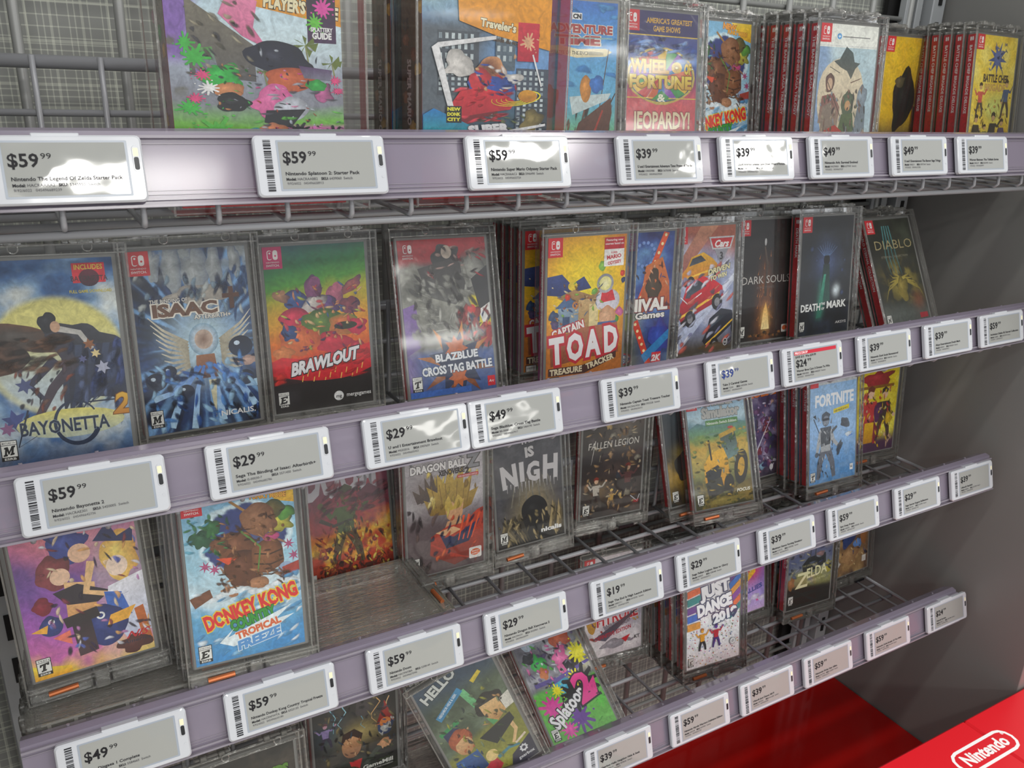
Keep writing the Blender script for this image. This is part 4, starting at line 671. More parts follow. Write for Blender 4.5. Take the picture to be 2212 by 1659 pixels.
def c_splat(a):
    a.bg(lambda X, Y: over(over(ramp(fbm(X, Y, 24, 8), [(.2, '4a4650'), (.5, '7c7a84'), (.8, 'c4c8d0')]), sstep(92, 100, Y+8*fbm(X, Y, 20, 2)), '66b848'), np.exp(-((X-90)/14)**2-((Y-60)/16)**2), 'e8e020'), 60)
    inkbg(a)
    # paint spatter and scooter-park shapes, no figures
    a.poly([(44, 10), (70, 0), (98, 6), (84, 22), (60, 26)], '2a2832'); a.blob(72, 34, 17, 13, 'c8603c', 'a8442c', seed=5, rough=.25); a.blob(60, 60, 12, 18, 'e070a8', 'd05090', seed=6, rough=.3, rot=20); a.blob(26, 56, 10, 12, '35b04c', '2c8a3c', seed=7, rough=.35); a.blob(28, 70, 7, 8, 'c87848', seed=8); a.poly([(60, 66), (86, 56), (84, 74), (64, 84)], '302c34'); a.blob(50, 96, 12, 13, '4cb0cc', '3c8aa8', seed=9, rough=.3); a.rect(8, 80, 34, 6, '4a3c80'); a.poly([(30, 84), (100, 72), (100, 76), (30, 90)], '5c4c98')
    a.busy(0, 20, 100, 90, ['d8dce4', '3c3844', '8a8a98', '5cb84c', 'e070b0', '6a5c8a', '28242e'], 84, 3.5, 40, 1.4, 1); a.busy(0, 96, 100, 162, ['52a83c', '88d060'], 35, 4, 0, .6, 2)
    a.splat(88, 60, 10, 'e8e020', seed=1); a.splat(76, 98, 17, '1c1a20', seed=2); a.splat(20, 116, 12, 'd83c9c', seed=3); a.splat(70, 90, 7, 'e8e020', seed=4); a.splat(52, 140, 12, '6a3c9a', seed=5); a.splat(92, 128, 7, '5cc040', seed=6); a.splat(30, 150, 8, 'e04ca8', seed=7); a.splat(58, 112, 16, '1c1a20', seed=8); a.splat(36, 98, 6, 'e8e020', seed=9)
    a.text('Splatoon', 14, 145, 25, 'f0eef2', .035, fit=68, out='1c1a20', outw=.06, rot=-27); a.text('2', 62, 126, 52, 'e83c94', .035, .1, out='1c1a20', outw=.045, rot=-12, sx=1.15)
    a.poly([(74, 112), (96, 96), (92, 118)], 'e83c94'); a.text('TM', 88, 124, 6, '1c1a20', .05); esrb(a, 3, 142, 'E', 'EVERYONE', .9)
def c_hyr(a):
    a.bg(lambda X, Y: over(ramp(fbm(X, Y, 22, 3), [(.2, 'c8bcc4'), (.55, 'e2dadd'), (.85, 'f2eef0')]), np.exp(-((X-84)/22)**2-((Y-106)/20)**2)*.7, '5a4a7a'), 48)
    a.poly([(46, 26), (56, 8), (78, 4), (84, 20), (70, 40), (52, 42)], 'a82c20', '6a1c18'); a.blob(86, 24, 10, 9, 'e08a2c', seed=3, rough=.4); a.blob(68, 52, 22, 12, 'a89034', '6a3420', seed=4, rough=.4); a.blob(14, 96, 13, 24, 'c89a3c', '8a5c28', seed=5, rough=.3); a.ell(12, 88, 6, 8, 'e8c49a'); a.blob(84, 90, 13, 13, '5c5478', '8aa468', seed=6, rough=.4)
    a.busy(4, 10, 100, 150, ['c8b8bc', 'a83c2c', '8a7a8a', 'd8a84c', 'e8e0e4', '5c5470'], 38, 4, 40, 1.3, 1)
    a.text('HYRULE', 20, 113, 30, 'b8202c', .03, fit=74, out='f0e8e8', outw=.03, rot=-3); a.text('WARRIORS', 34, 123, 12, '8a8a94', .05, fit=46, out='3a3438', rot=-8); a.poly([(14, 132), (44, 118), (96, 96), (60, 122), (36, 140)], '35323c', '5a5a68'); a.text('DEFINITIVE EDITION', 18, 136, 9, 'b8283a', .03, fit=64, rot=-7); a.blob(50, 146, 24, 7, '9a949c', seed=8, rough=.4)
    a.poly([(64, 142), (80, 138), (72, 150)], 'c8202c'); a.text('KT', 92, 148, 8, '26242a', .03, al='c'); switch_logo(a)
def c_dance(a):
    a.bg(lambda X, Y: ramp(fbm(X, Y, 30, 3), [(.2, 'e4e2e6'), (.8, 'f4f2f4')]), 30)
    for k in range(190): a.line([(x := a.r.uniform(2, 98), y := a.r.uniform(88, 162)), (x+a.r.uniform(-2, 2), y+a.r.uniform(-2, 2))], 1.2, a.r.choice(['d8482c', '3c6ac0', '5aa83c', 'c83c94', '2c2c34', 'e0a82c']))
    B = ['8a3c9a', 'e0683c', '2c8a8a', '6a3c8a', '2c6ac0', 'e0983c']
    for k in range(6): a.poly([(0, 26+k*13), (24, 20+k*13+k), (24, 31+k*13+k), (0, 37+k*13)], B[k]); a.poly([(78, 30+k*12), (100, 14+k*12), (100, 24+k*12), (80, 40+k*12)], B[(k+3) % 6])
    a.blob(52, 8, 18, 8, 'c8a0a8', seed=3); a.text('JUST', 54, 52, 25, 'f4f4f8', .07, al='c', fit=54, out='3a3c64', outw=.07, rot=-8); a.text('DANCE', 52, 78, 25, 'f4f4f8', .07, al='c', fit=66, out='3a3c64', outw=.07, rot=-8); a.text('2019', 72, 96, 20, 'f4f4f8', .07, al='c', fit=46, out='3a3c64', outw=.07, rot=-8)
    fig(a, 28, 138, 34, 'e8a83c', 'e8a02c', '26242a', 'c87a2c', 0); fig(a, 54, 138, 36, '6a3c9a', 'c82c3c', '4c2c7a', '3c2c6a', 0); a.ell(86, 136, 6, 6, 'b8b8bc'); a.ell(86, 136, 4.4, 4.4, 'eeeeee'); a.ell(86, 136, 2.6, 2.6, 'b8b8bc'); esrb(a, 2, 146, 'E', 'EVERYONE', .8)
def c_candy(a):
    a.bg(lambda X, Y: over(ramp(Y/164+.2*(fbm(X, Y, 20, 3)-.5), [(0, 'c86ab8'), (.4, 'd878b0'), (.6, '8a6ac0'), (.8, 'a89ae0'), (1, 'd8b8e8')]), np.exp(-((X-70)/24)**2-((Y-88)/24)**2), 'e03c4c'), 30)
    a.arc(60, 96, 36, 30, 90, 260, 8, '4c9ae0', 4); a.poly([(36, 116), (78, 84), (80, 96), (44, 124)], 'f0b82c'); a.text('PARTY', 40, 108, 12, 'f4e03c', .06, out='3c4cb0', rot=-28); a.text('ALLIES', 56, 132, 11, '3c4c98', .05, fit=40, rot=-8); a.star(84, 146, 5, 2.4, 6, 'e04c94')
    for k in range(6): a.blob(10+k*17, 140+(k % 2)*6, 10, 5, 'dcd4f4', seed=k)
def c_zelda(a):
    a.bg(lambda X, Y: over(over(ramp(Y/164+.4*(fbm(X, Y, 22, 6)-.5), [(0, '8a8a8a'), (.2, 'b8a878'), (.42, '4c5478'), (.6, '6a7084'), (.7, '8a8a54'), (1, '262a20')]), sstep(116, 128, Y-.1*X), '14140f'), 0*X, '000000'), 48)
    a.poly([(30, 88), (44, 76), (84, 74), (86, 92), (70, 100), (34, 104)], '1c1e20'); a.line([(50, 40), (48, 80)], 2, '242830'); a.line([(60, 36), (60, 80)], 2.2, '242830'); a.blob(72, 74, 9, 5, '8a6a6a', seed=3); a.blob(92, 100, 9, 10, 'b8a83c', '4c5c2c', seed=4, rough=.4); a.blob(8, 116, 8, 12, '8a5c2c', seed=5, rough=.4)
    a.busy(0, 10, 100, 110, ['8a8c98', '3c4468', 'b0a888', '5c6478', '2c3040'], 62, 5, 10, .7, 1)
    a.text('THE LEGEND OF', 48, 92, 4.6, '9a9470', .01, al='c', fit=34); a.text('Z', 18, 128, 38, 'e2dcae', .02, .1, sx=1.1); a.text('ELDA', 42, 114, 25, 'e2dcae', .02, fit=48, rot=-4); a.text('BREATH OF THE WILD', 44, 124, 6, 'c8c490', .01, fit=44, rot=-5); esrb(a, 3, 140, 'E', 'EVERYONE', .95)
def c_small(a):
    a.bg(lambda X, Y: ramp(fbm(X, Y, 20, 9), [(.2, '4a3434'), (.5, '8a6a44'), (.8, 'c8a46c')]), 30)
    a.blob(46, 84, 26, 30, '28407c', '1c2850', seed=2, rough=.35); a.blob(70, 110, 12, 10, '6a9ae0', seed=3); a.blob(48, 128, 24, 16, 'b08a5c', '7a5234', seed=4, rough=.3); a.busy(4, 10, 96, 150, ['c89a5c', '5c3c34', '344c8a', 'e0c08a', '241c30'], 62, 4, 60, 1.3, 1)
    a.rect(84, 138, 11, 12, 'e0dcd4'); a.blob(14, 140, 8, 6, 'e8e4dc', seed=6); a.blob(86, 92, 8, 26, 'a86a34', seed=7)
def c_wheel(a):
    a.rect(0, 0, 100, 164.5, 'c8302c')
    a.bg(lambda X, Y: over(over(ramp(Y/164+.2*(fbm(X, Y, 26, 3)-.5), [(0, '26204c'), (.2, '2c3c8a'), (.45, '30408c'), (.6, 'a03c6a'), (.75, 'd0483c'), (1, 'c8302c')]), np.exp(-((Y-54-.004*(X-60)**2)/7)**2)*.8, '6a9ae0'), sstep(96, 120, Y)*.3, 'e86a8a'), 56)
    a.rect(0, 0, 100, 26, '2c2460'); a.rect(0, 26, 100, 1.6, 'd8b83c'); a.text("AMERICA'S GREATEST", 60, 13, 8, 'd8a83c', .03, al='c', fit=64); a.text('GAME SHOWS', 56, 22, 8.5, 'd8a83c', .03, al='c', fit=38)
    a.ell(50, 84, 48, 42, 'c8b050'); a.ell(50, 84, 45, 39, '2c4c6a')
    for k in range(18): t = math.pi*k/9; a.poly([(50, 84), (50+44*math.cos(t), 84+38*math.sin(t)), (50+44*math.cos(t+.34), 84+38*math.sin(t+.34))], ['c83c3c', 'e0b82c', '3c9a4c', '8a4cb0', '2c7ab8', 'd8683c'][k % 6])
    for k in range(12): t = math.pi+.35+k*.22; a.rect(50+45*math.cos(t), 84+39*math.sin(t), 3, 1.4, 'e4f0f4')
    a.busy(0, 28, 100, 60, ['3c5cb0', '8ab4f0', '1c2460'], 28, 8, -12, .3, 1)
    a.text('WHEEL', 8, 78, 25, 'ecd04c', .05, fit=52, out='7a5414', outw=.04, col2='c8922c'); a.ell(71, 70, 7.5, 8, 'f0dc6a', 'd8a83c'); a.star(71, 70, 6, 2, 8, '8a6420'); a.ell(71, 70, 2, 2, 'f4e8a8'); a.text('OF', 82, 78, 20, 'ecd04c', .05, fit=10, sx=.6, out='7a5414'); a.text('FORTUNE', 5, 100, 25, 'f2dc50', .05, fit=88, out='7a5414', outw=.04, col2='d09a34')
    a.poly([(36, 120), (50, 104), (66, 120)], '3c9a4c'); a.rect(0, 116, 38, 1.6, 'e0c84c'); a.rect(60, 116, 40, 1.6, 'e0c84c'); a.text('&', 50, 122, 17, 'f2eed8', .03, al='c'); a.text('JEOPARDY!', 52, 150, 24, 'ecd8b0', .03, al='c', fit=80, out='8a2c2c', outw=.03, sx=1); a.remap([0, 26, 78, 100, 122, 150, 164.5], [0, 24, 63, 79, 93, 122, 140]); switch_logo(a)
def c_banner(a):
    a.bg(lambda X, Y: over(ramp(fbm(X, Y, 40, 3), [(.2, 'a8c4d0'), (.8, 'c4d8de')]), sstep(24, 4, X-.1*Y)*.8, '7a98c4'), 40)
    a.rect(0, 0, 100, 38, 'eceee6'); a.ell(32, 20, 4, 5, '4c9ad8'); a.star(32, 20, 3, 1.2, 4, 'e8f2f8'); a.rect(38, 19.4, 48, 1.6, '7a7a7a'); a.rect(0, 35, 100, 1, 'd0d4d4')
    a.ell(42, 112, 40, 56, 'ddd0b4', 'd0c0a4'); a.poly([(36, 58), (46, 36), (58, 46), (62, 62), (72, 64), (64, 74), (58, 92), (50, 78), (38, 72), (26, 62)], '3c4c4c', '5a5c54'); a.line([(20, 72), (38, 82)], 1.2, '4c4c48'); a.line([(58, 96), (76, 90)], 1.2, '6a4c3c')
    a.blob(22, 96, 8, 12, '6a4c44', seed=2, rough=.15); a.ell(22, 98, 4.6, 7, 'c8a88c'); a.poly([(6, 142), (10, 112), (30, 108), (42, 124), (40, 146)], '8a4c48', '9a8a78'); a.poly([(12, 124), (26, 118), (34, 150), (10, 156)], '8a7a6c'); a.blob(56, 120, 11, 16, '5c6a50', seed=3, rough=.15); a.ell(56, 122, 5, 6, 'c89a6c'); a.poly([(42, 150), (46, 132), (66, 130), (74, 156)], '5a6a44'); a.blob(80, 112, 9, 14, '8a98a4', seed=4, rough=.2); a.poly([(66, 156), (74, 124), (88, 122), (92, 160)], '6a747c', '8a98a0'); a.line([(18, 96), (44, 134)], 1.1, '4c4238'); a.poly([(4, 152), (36, 144), (66, 154), (60, 164), (6, 164)], 'b8382c', '8a4c34')
    a.busy(8, 100, 90, 160, ['8a6c5c', '5c6a54', '9aa4ac', '4c4440', 'b8a890'], 62, 3.5, 80, .8, 1)
    a.remap([0, 38, 92, 150, 164.5], [0, 26, 62, 122, 164.5], 0)
    switch_logo(a)
def c_bchef(a):
    a.bg(lambda X, Y: over(over(ramp(fbm(X, Y, 26, 3), [(.2, 'e0b02c'), (.5, 'e8cc48'), (.85, 'f0e07a')]), np.exp(-((X-56)/26)**2-((Y-96)/20)**2)*.8, 'c8d87a'), sstep(.55, .7, fbm(X, Y, 10, 4))*sstep(100, 130, Y)*.6, 'a87a34'), 36)
    a.star(54, 30, 24, 9, 9, '4c5a8c', rot=10); a.ell(54, 30, 8, 10, '5c6a9c'); a.busy(4, 80, 96, 160, ['c89a4c', '5c4c34', 'e8d47a', '8a6a3c', '3c3430'], 77, 3.4, 60, 1.3, 1); a.busy(34, 10, 74, 48, ['3c4a80', '7a86b0'], 21, 3, 60, 1.5, 2)
    a.text('BATTLE CHEF', 54, 62, 14, '4a3c34', .05, al='c', fit=62, sx=1); a.text('BRIGADE', 54, 74, 13, 'c8a058', .05, al='c', fit=52)
    for k, (x, y, h) in enumerate(((20, 110, 44), (84, 110, 50), (16, 160, 50), (38, 158, 36), (58, 162, 56), (80, 160, 46))): fig(a, x, y, h, 'c8a070', ['c8564c', '4c5c7a', '3c342c', '7a7a3c', '3c3834', '5c4c6a'][k], '4c4038', '3a2c24', k % 3)
    switch_logo(a, s=.95, col='cc2834')
def c_bfur(a):
    a.bg(lambda X, Y: over(ramp(fbm(X, Y, 22, 3), [(.2, 'd8a818'), (.8, 'f0c828')]), sstep(100, 140, Y), '6a5a34'), 24)
    a.blob(54, 90, 26, 40, '16140f', seed=2, rough=.35); a.blob(40, 60, 10, 8, '5c5234', seed=3); switch_logo(a)
def c_adv(a):
    a.rect(0, 0, 100, 164.5, '3c8ab8')
    a.bg(lambda X, Y: over(ramp(Y/164+.06*(fbm(X, Y, 30, 3)-.5), [(0, '3c78c8'), (.4, '58a0d8'), (.7, '6ab4d4'), (.86, '7ac060'), (1, '3c8ab8')]), sstep(20, 0, Y)*.3, '2c5cb0'), 36)
    a.busy(0, 0, 100, 100, ['5aa0d8', '4488c8'], 21, 8, 0, .3, 1); a.busy(40, 116, 94, 162, ['7a5040', '4a2e24', '8a604c'], 28, 5, 100, .3, 2)
    a.rect(44, 14, 12, 9, 'ececec'); a.text('CN', 50, 21.4, 8, '1c1c1c', .06, al='c', fit=10); a.text('ADVENTURE', 18, 40, 15, 'a83c3c', .05, fit=76, out='e8e0d0', outw=.05); a.text('TIME', 52, 56, 17, 'a83c3c', .05, al='c', fit=54, out='e8e0d0', outw=.05); a.line([(22, 48), (94, 46)], 1.8, '8ab0b0')
    a.poly([(10, 60), (30, 58), (52, 62), (86, 60), (94, 64), (86, 70), (50, 73), (24, 68), (12, 70)], 'dfd3a8'); a.text('PIRATES OF THE ENCHIRIDION', 51, 69, 6.4, '4c4838', .02, al='c', fit=64)
    a.poly([(36, 164), (54, 128), (94, 108), (96, 120), (84, 164)], '6a4434', '4c2c24'); a.line([(60, 160), (84, 118)], 3, 'a83c2c', 2); a.line([(90, 60), (80, 116)], 1, '5c4434'); a.line([(94, 112), (100, 104)], 1.6, '4c3424'); a.poly([(42, 108), (94, 104), (90, 110), (46, 122)], 'c8d8d8'); a.blob(62, 100, 7, 12, 'd8903c', seed=3, rough=.05); a.blob(76, 96, 9, 8, '3c78c8', seed=5); a.blob(18, 110, 10, 12, '8a7468', seed=4)
    for k in range(5): a.ell(80+k*5, 158+(k % 2)*3, 5, 3, 'c8e4ec', n=10)
    a.remap([0, 12, 40, 56, 73, 108, 164.5], [0, 10, 30, 41, 54, 92, 164.5]); switch_logo(a)
def c_ape(a):        # same outdoor cover as the snowy one, seen on the top shelf
    c_dk(a)
def c_boxA(a):       # big starter box, 126 x 200
    a.bg(lambda X, Y: over(over(over(ramp(Y/200+.1*(fbm(X, Y, 30, 3)-.5), [(0, 'a0c8e4'), (.4, 'd2e6ee'), (.55, 'a0a8b8'), (.72, '8a8c98'), (.84, '7ac048'), (1, '5cb03c')]), sstep(26, 12, X+.15*Y-10)*sstep(110, 90, Y), '8a68b8'), sstep(.5, .6, fbm(X, Y, 16, 5))*sstep(50, 20, X)*sstep(150, 120, Y)*sstep(60, 90, Y), '6c6a5a'), sstep(168, 176, Y+6*fbm(X, Y, 20, 2))*sstep(60, 80, X), 'e07ac0'), 80)
    a.poly([(36, 0), (126, 0), (126, 70), (40, 56)], 'e8a02c', 'e0961c'); a.text("PLAYER'S GUIDE", 96, 62, 11, 'f2e8c0', .05, al='c', fit=56, out='26221c', rot=6); a.rect(100, 44, 22, 38, '2a2630', '4a2c54'); a.splat(112, 58, 5, 'e04ca8', seed=4); a.splat(106, 68, 4, '6ac840', seed=5); a.text('SPLATTERY', 111, 74, 4, 'f2f2f2', .04, al='c', fit=17); a.text('GUIDE', 111, 79, 6, 'f2f2f2', .05, al='c', fit=15)
    for x, y, s in ((98, 84, 1), (118, 96, .9), (66, 108, .6)):
        a.line([(x, y), (x+3*s, y+26*s)], 1.2, '8a8c5c')
        for k in range(7): t = k*.9; a.poly([(x, y), (x+10*s*math.cos(t), y+5*s*math.sin(t)-2), (x+8*s*math.cos(t+.35), y+7*s*math.sin(t+.35)+2)], '6a7a34')
    a.line([(14, 62), (40, 78), (66, 92)], 3, '6a6a5c', 5, '5c5c54'); a.poly([(14, 56), (60, 86), (60, 120), (14, 112)], '7a7464', '5c5a5c'); a.poly([(16, 90), (30, 88), (34, 110), (18, 112)], '5c9a4c', '8a68a8')
    a.poly([(36, 66), (44, 50), (64, 56), (60, 74), (70, 88), (52, 80)], 'e88ab0', 'd8709c')        # loose pink splash
    a.blob(78, 96, 25, 15, '23263a', seed=1, rough=.16, rot=12); a.blob(86, 116, 20, 13, 'c8643c', '9a4428', seed=2, rough=.16); a.blob(72, 142, 15, 19, 'e070a8', 'd05a98', seed=3, rough=.2, rot=22); a.blob(84, 150, 14, 13, 'c8ccd8', seed=4, rough=.2); a.poly([(66, 152), (96, 150), (84, 172), (64, 166)], '24242c'); a.blob(70, 174, 10, 7, 'd8865c', seed=6); a.blob(58, 182, 10, 8, '4cb4cc', seed=7, rough=.3); a.poly([(92, 100), (118, 104), (116, 116), (96, 114)], '5a3c6c', '7a7a8c')
    a.blob(36, 116, 15, 16, '35b84c', '2c8a3c', seed=8, rough=.3); a.blob(40, 130, 11, 9, 'd08a5c', seed=9, rough=.1); a.blob(42, 144, 12, 10, '26262c', seed=10); a.blob(110, 132, 9, 12, 'c868a0', '34343c', seed=11, rough=.3); a.blob(106, 122, 8, 6, '34a848', seed=12)
    a.busy(14, 50, 66, 120, ['8a8474', '5c584c', 'b0a890', '4c4a50'], 37, 3.0, 35, .5, 1); a.busy(24, 100, 56, 156, ['4cc860', '2c2c34', 'c88a5c', '1c6a2c', '8a8c98'], 29, 1.8, 60, 1.2, 2); a.busy(60, 86, 106, 176, ['34384c', 'e890b8', 'c8d0dc', 'a84c30', 'd84c94', '1c1c28'], 46, 2.0, 50, 1.3, 3); a.busy(60, 120, 126, 200, ['a8acb8', '6cc050', '5c5c68'], 21, 3.6, 0, .4, 4)
    for i, (x, y, r, c) in enumerate(((12, 86, 5, '44b848'), (18, 96, 8, '44b848'), (22, 114, 5, 'e04c84'), (12, 150, 8, '44b848'), (16, 140, 5, 'e04c84'), (26, 128, 6, 'f0f0f0'), (120, 116, 4, 'e04c84'), (122, 128, 4, 'e04c84'), (30, 176, 12, '5cc048'), (40, 190, 12, 'd84c94'), (14, 178, 5, 'e04c84'), (90, 176, 9, '26262c'), (104, 184, 10, 'e07ac0'), (118, 180, 8, '26262c'), (122, 192, 9, 'd84c94'), (70, 194, 9, '5cc048'), (94, 196, 8, '26262c'), (16, 196, 10, 'd84c94'))): a.splat(x, y, r*.8, c, seed=i)
def c_boxB(a):
    a.bg(lambda X, Y: over(over(ramp(Y/200+.1*(fbm(X, Y, 30, 3)-.5), [(0, 'a8bc8a'), (.3, '7aa8d8'), (.5, '6a98d0'), (.8, '3c5a6a'), (1, '1c3c5c')]), sstep(96, 60, X+.2*Y)*sstep(40, 60, Y), '5c6670'), sstep(26, 8, X-.1*(Y-130))*sstep(150, 170, Y), '1c68b0'), 70)
    for bx, by, bw, bh, c in ((14, 60, 40, 70, '4a525c'), (34, 120, 40, 50, '54493c'), (92, 88, 34, 100, '4a5464'), (70, 60, 20, 30, '5a6a78'), (98, 130, 28, 60, '3a434e')):
        a.rect(bx, by, bw, bh, c)
        for i in range(int(bw//6)):
            for j in range(int(bh//8)): a.rect(bx+1.5+i*6, by+2+j*8, 3, 4.6, 'c4d0d4' if (i*3+j) % 4 else '8a9aa4')
    a.poly([(30, 0), (126, 0), (126, 72), (70, 62), (34, 52)], 'eca024', 'e8981c'); a.text("Traveler's Guide", 84, 58, 9, 'f4ecc8', .04, al='c', fit=60, out='5a3c10', rot=6); a.text('Guide du voyageur', 66, 66, 5, '5a3c10', .02, rot=7)
    a.rect(92, 50, 22, 32, 'd83044', 'b82038'); a.splat(103, 66, 5, 'e8b088', seed=3)
    # swirling red shape and gold rings over the street, no figures
    a.blob(66, 92, 15, 14, '7a4630', 'd89c6c', seed=1, rough=.15); a.blob(66, 116, 25, 17, '3050a8', '2c4890', seed=2, rough=.14); a.blob(34, 88, 14, 12, 'd8d4d0', seed=3, rough=.3); a.blob(54, 104, 12, 14, 'd0303c', seed=4, rough=.2); a.blob(90, 100, 10, 8, 'd8d4d0', seed=5, rough=.25)
    a.poly([(28, 140), (36, 122), (56, 116), (78, 124), (92, 138), (86, 150), (60, 156), (36, 172), (26, 168)], 'd82838', 'a81c2c'); a.poly([(30, 168), (46, 160), (74, 152), (60, 164), (38, 176)], '7a1420')
    a.busy(50, 78, 92, 130, ['8a5838', '3c60c0', 'e0b080', '203878', 'e8e4e0', 'b82838'], 33, 3.4, 50, 1.3, 1); a.busy(30, 118, 90, 168, ['f04858', 'a81828', 'c82034'], 25, 5, -20, .5, 2); a.busy(40, 160, 126, 200, ['2c4838', '6a7444', '3c4c5c', '1c2c2c'], 33, 4, 30, 1.2, 3)
    for k in range(4): a.arc(92, 132, 26-k*5, 11-k*2, -60, 200, 2.2, 'f0e43c', .6, 20, -14, 'd8c01c')
    a.ell(104, 128, 10, 10, 'e0a02c', 'b8741c'); a.blob(110, 168, 12, 16, '8a7a44', '4c4428', seed=7, rough=.35)
    a.poly([(8, 74), (14, 70), (36, 190), (32, 196)], 'e8e8ea'); a.poly([(14, 70), (70, 62), (70, 65), (15, 74)], 'e8e8ea'); a.line([(108, 76), (118, 112)], 1.6, 'e8e8ea'); a.poly([(80, 184), (124, 172), (124, 176), (82, 189)], 'e8e8ea'); a.poly([(0, 200), (0, 160), (10, 150), (60, 186), (60, 200)], '1c78c0', '2ca8a0')
    a.rect(22, 146, 15, 26, '1c1c1c'); [a.text(t, 29.5, 153+i*8, 7, 'f0e83c', .05, al='c', fit=13) for i, t in enumerate(('NEW', 'DONK', 'CITY'))]
    a.text('SUPER', 66, 188, 19, 'f0eef0', .07, al='c', fit=42, out='4c4c54', rot=-7); a.text('MARIO', 66, 200, 14, 'e03040', .07, al='c', fit=44, rot=-7)
# ------------------------------------------------------------------ setting
AW, AH = .958, 1.576
def wbox(name, x0, x1, y0, y1, z0, z1, mat, b=0, **k):
    cx, cy = (x0+x1)/2, (y0+y1)/2; m = MB().box(x0, x1, y0, y1, z0, z1, b).mesh(name, mat, (cx, cy, z0)); o = link(name, m, None, W(cx, cy, z0)); tag(o, **k); return o
FLOORZ = -ZA/U
wbox('floor', -22, 34, -60, 3.4, FLOORZ-.5, FLOORZ, MT['floor'], kind='structure')
# patterned backing wall: fine pale plaid lines on grey
m, t, N, L, b = nt('plaid_backing')
tc = N.new('ShaderNodeTexCoord'); sp = N.new('ShaderNodeSeparateXYZ'); L.new(tc.outputs['Object'], sp.inputs[0])
acc = None
for ax, sc, th in (('X', 110, .055), ('X', 46, .05), ('Z', 105, .055), ('Z', 40, .05)):
    mu = N.new('ShaderNodeMath'); mu.operation = 'MULTIPLY'; mu.inputs[1].default_value = sc; L.new(sp.outputs[ax], mu.inputs[0])
    v = N.new('ShaderNodeTexVoronoi'); v.voronoi_dimensions = '1D'; v.feature = 'DISTANCE_TO_EDGE'; v.inputs['Scale'].default_value = 1; L.new(mu.outputs[0], v.inputs['W'])
    lt = N.new('ShaderNodeMath'); lt.operation = 'LESS_THAN'; lt.inputs[1].default_value = th*1.15; L.new(v.outputs['Distance'], lt.inputs[0])
    if acc is None: acc = lt
    else:
        ad = N.new('ShaderNodeMath'); ad.operation = 'ADD'; L.new(acc.outputs[0], ad.inputs[0]); L.new(lt.outputs[0], ad.inputs[1]); acc = ad
cr = N.new('ShaderNodeValToRGB'); e = cr.color_ramp.elements; e[0].position = 0; e[0].color = (*lin('8a8c88'), 1); e[1].position = 1; e[1].color = (*lin('c9ccbf'), 1)
dv = N.new('ShaderNodeMath'); dv.operation = 'DIVIDE'; dv.inputs[1].default_value = 2.2; L.new(acc.outputs[0], dv.inputs[0]); L.new(dv.outputs[0], cr.inputs[0]); L.new(cr.outputs[0], b.inputs['Base Color']); b.inputs['Roughness'].default_value = .6
wbox('wall_back', -22, 34, 2.9, 3.4, FLOORZ, 9, m, kind='structure')
ep = wbox('end_panel', 13.5, 13.72, -1.06, 2.88, FLOORZ, 7.5, MT['panel'], .01, label='dark grey end panel closing the right side of the shelving', cat='panel')
ep2 = wbox('end_panel', -.42, -.2, -.95, 2.88, FLOORZ, 7.5, MT['panel'], .01, label='grey end panel closing the left side of the shelving', cat='panel')
dk = wbox('red_deck', -.18, 13.48, -.6, 2.86, -10.7, -10.36, MT['red'], .02, label='glossy dark red deck under the bottom wire shelf', cat='deck')
wbox('kick_board', -.18, 13.48, -.3, 2.8, FLOORZ, -10.7, MT['redmatte'], label='red board below the glossy deck', cat='board')

# red display cabinet in front with the maker's oval badge
cab = bpy.data.objects.new('display_cabinet', None); SC.collection.objects.link(cab); cab.location = W(12, -2.3, FLOORZ)
tag(cab, 'bright red display cabinet with a white oval-framed logo on top', 'cabinet')
Z2 = -8.3
def cpart(name, x0, x1, y0, y1, z0, z1, mat, b=0):
    return link(name, MB().box(x0, x1, y0, y1, z0, z1, b).mesh(name, mat, (12, -2.3, FLOORZ)), cab)
cpart('cabinet_body', 8.05, 17.4, -3.55, -1.14, FLOORZ, Z2-.22, MT['redmatte'])
cpart('top_panel', 8, 12.034, -3.6, -1.09, Z2-.2, Z2, MT['redmatte'], .03)
cpart('top_panel', 12.046, 17.5, -3.6, -1.09, Z2-.2, Z2, MT['redmatte'], .03)
lg = Art(200, 60, 5); lg.mot = 0; lg.rect(0, 0, 200, 60, 'f4f0ee', r=29.9); lg.rect(7, 7, 186, 46, 'd81c28', r=22.9); lg.text('Nintendo', 100, 42, 40, 'f4f0ee', .035, al='c', fit=150); lg.text('®', 184, 18, 10, 'f4f0ee', .02, al='c')
MT['badge'] = printmat('badge_print', .4)
def pl(P):
    s = 1.30/200; x0, y0 = 11.1, -1.43; return np.stack([x0+P[:, 0]*s-12, y0-P[:, 1]*s+2.3, Z2+.001+P[:, 2]*.01-FLOORZ], 1)
link('logo', lg.mesh('logo', MT['badge'], pl), cab)

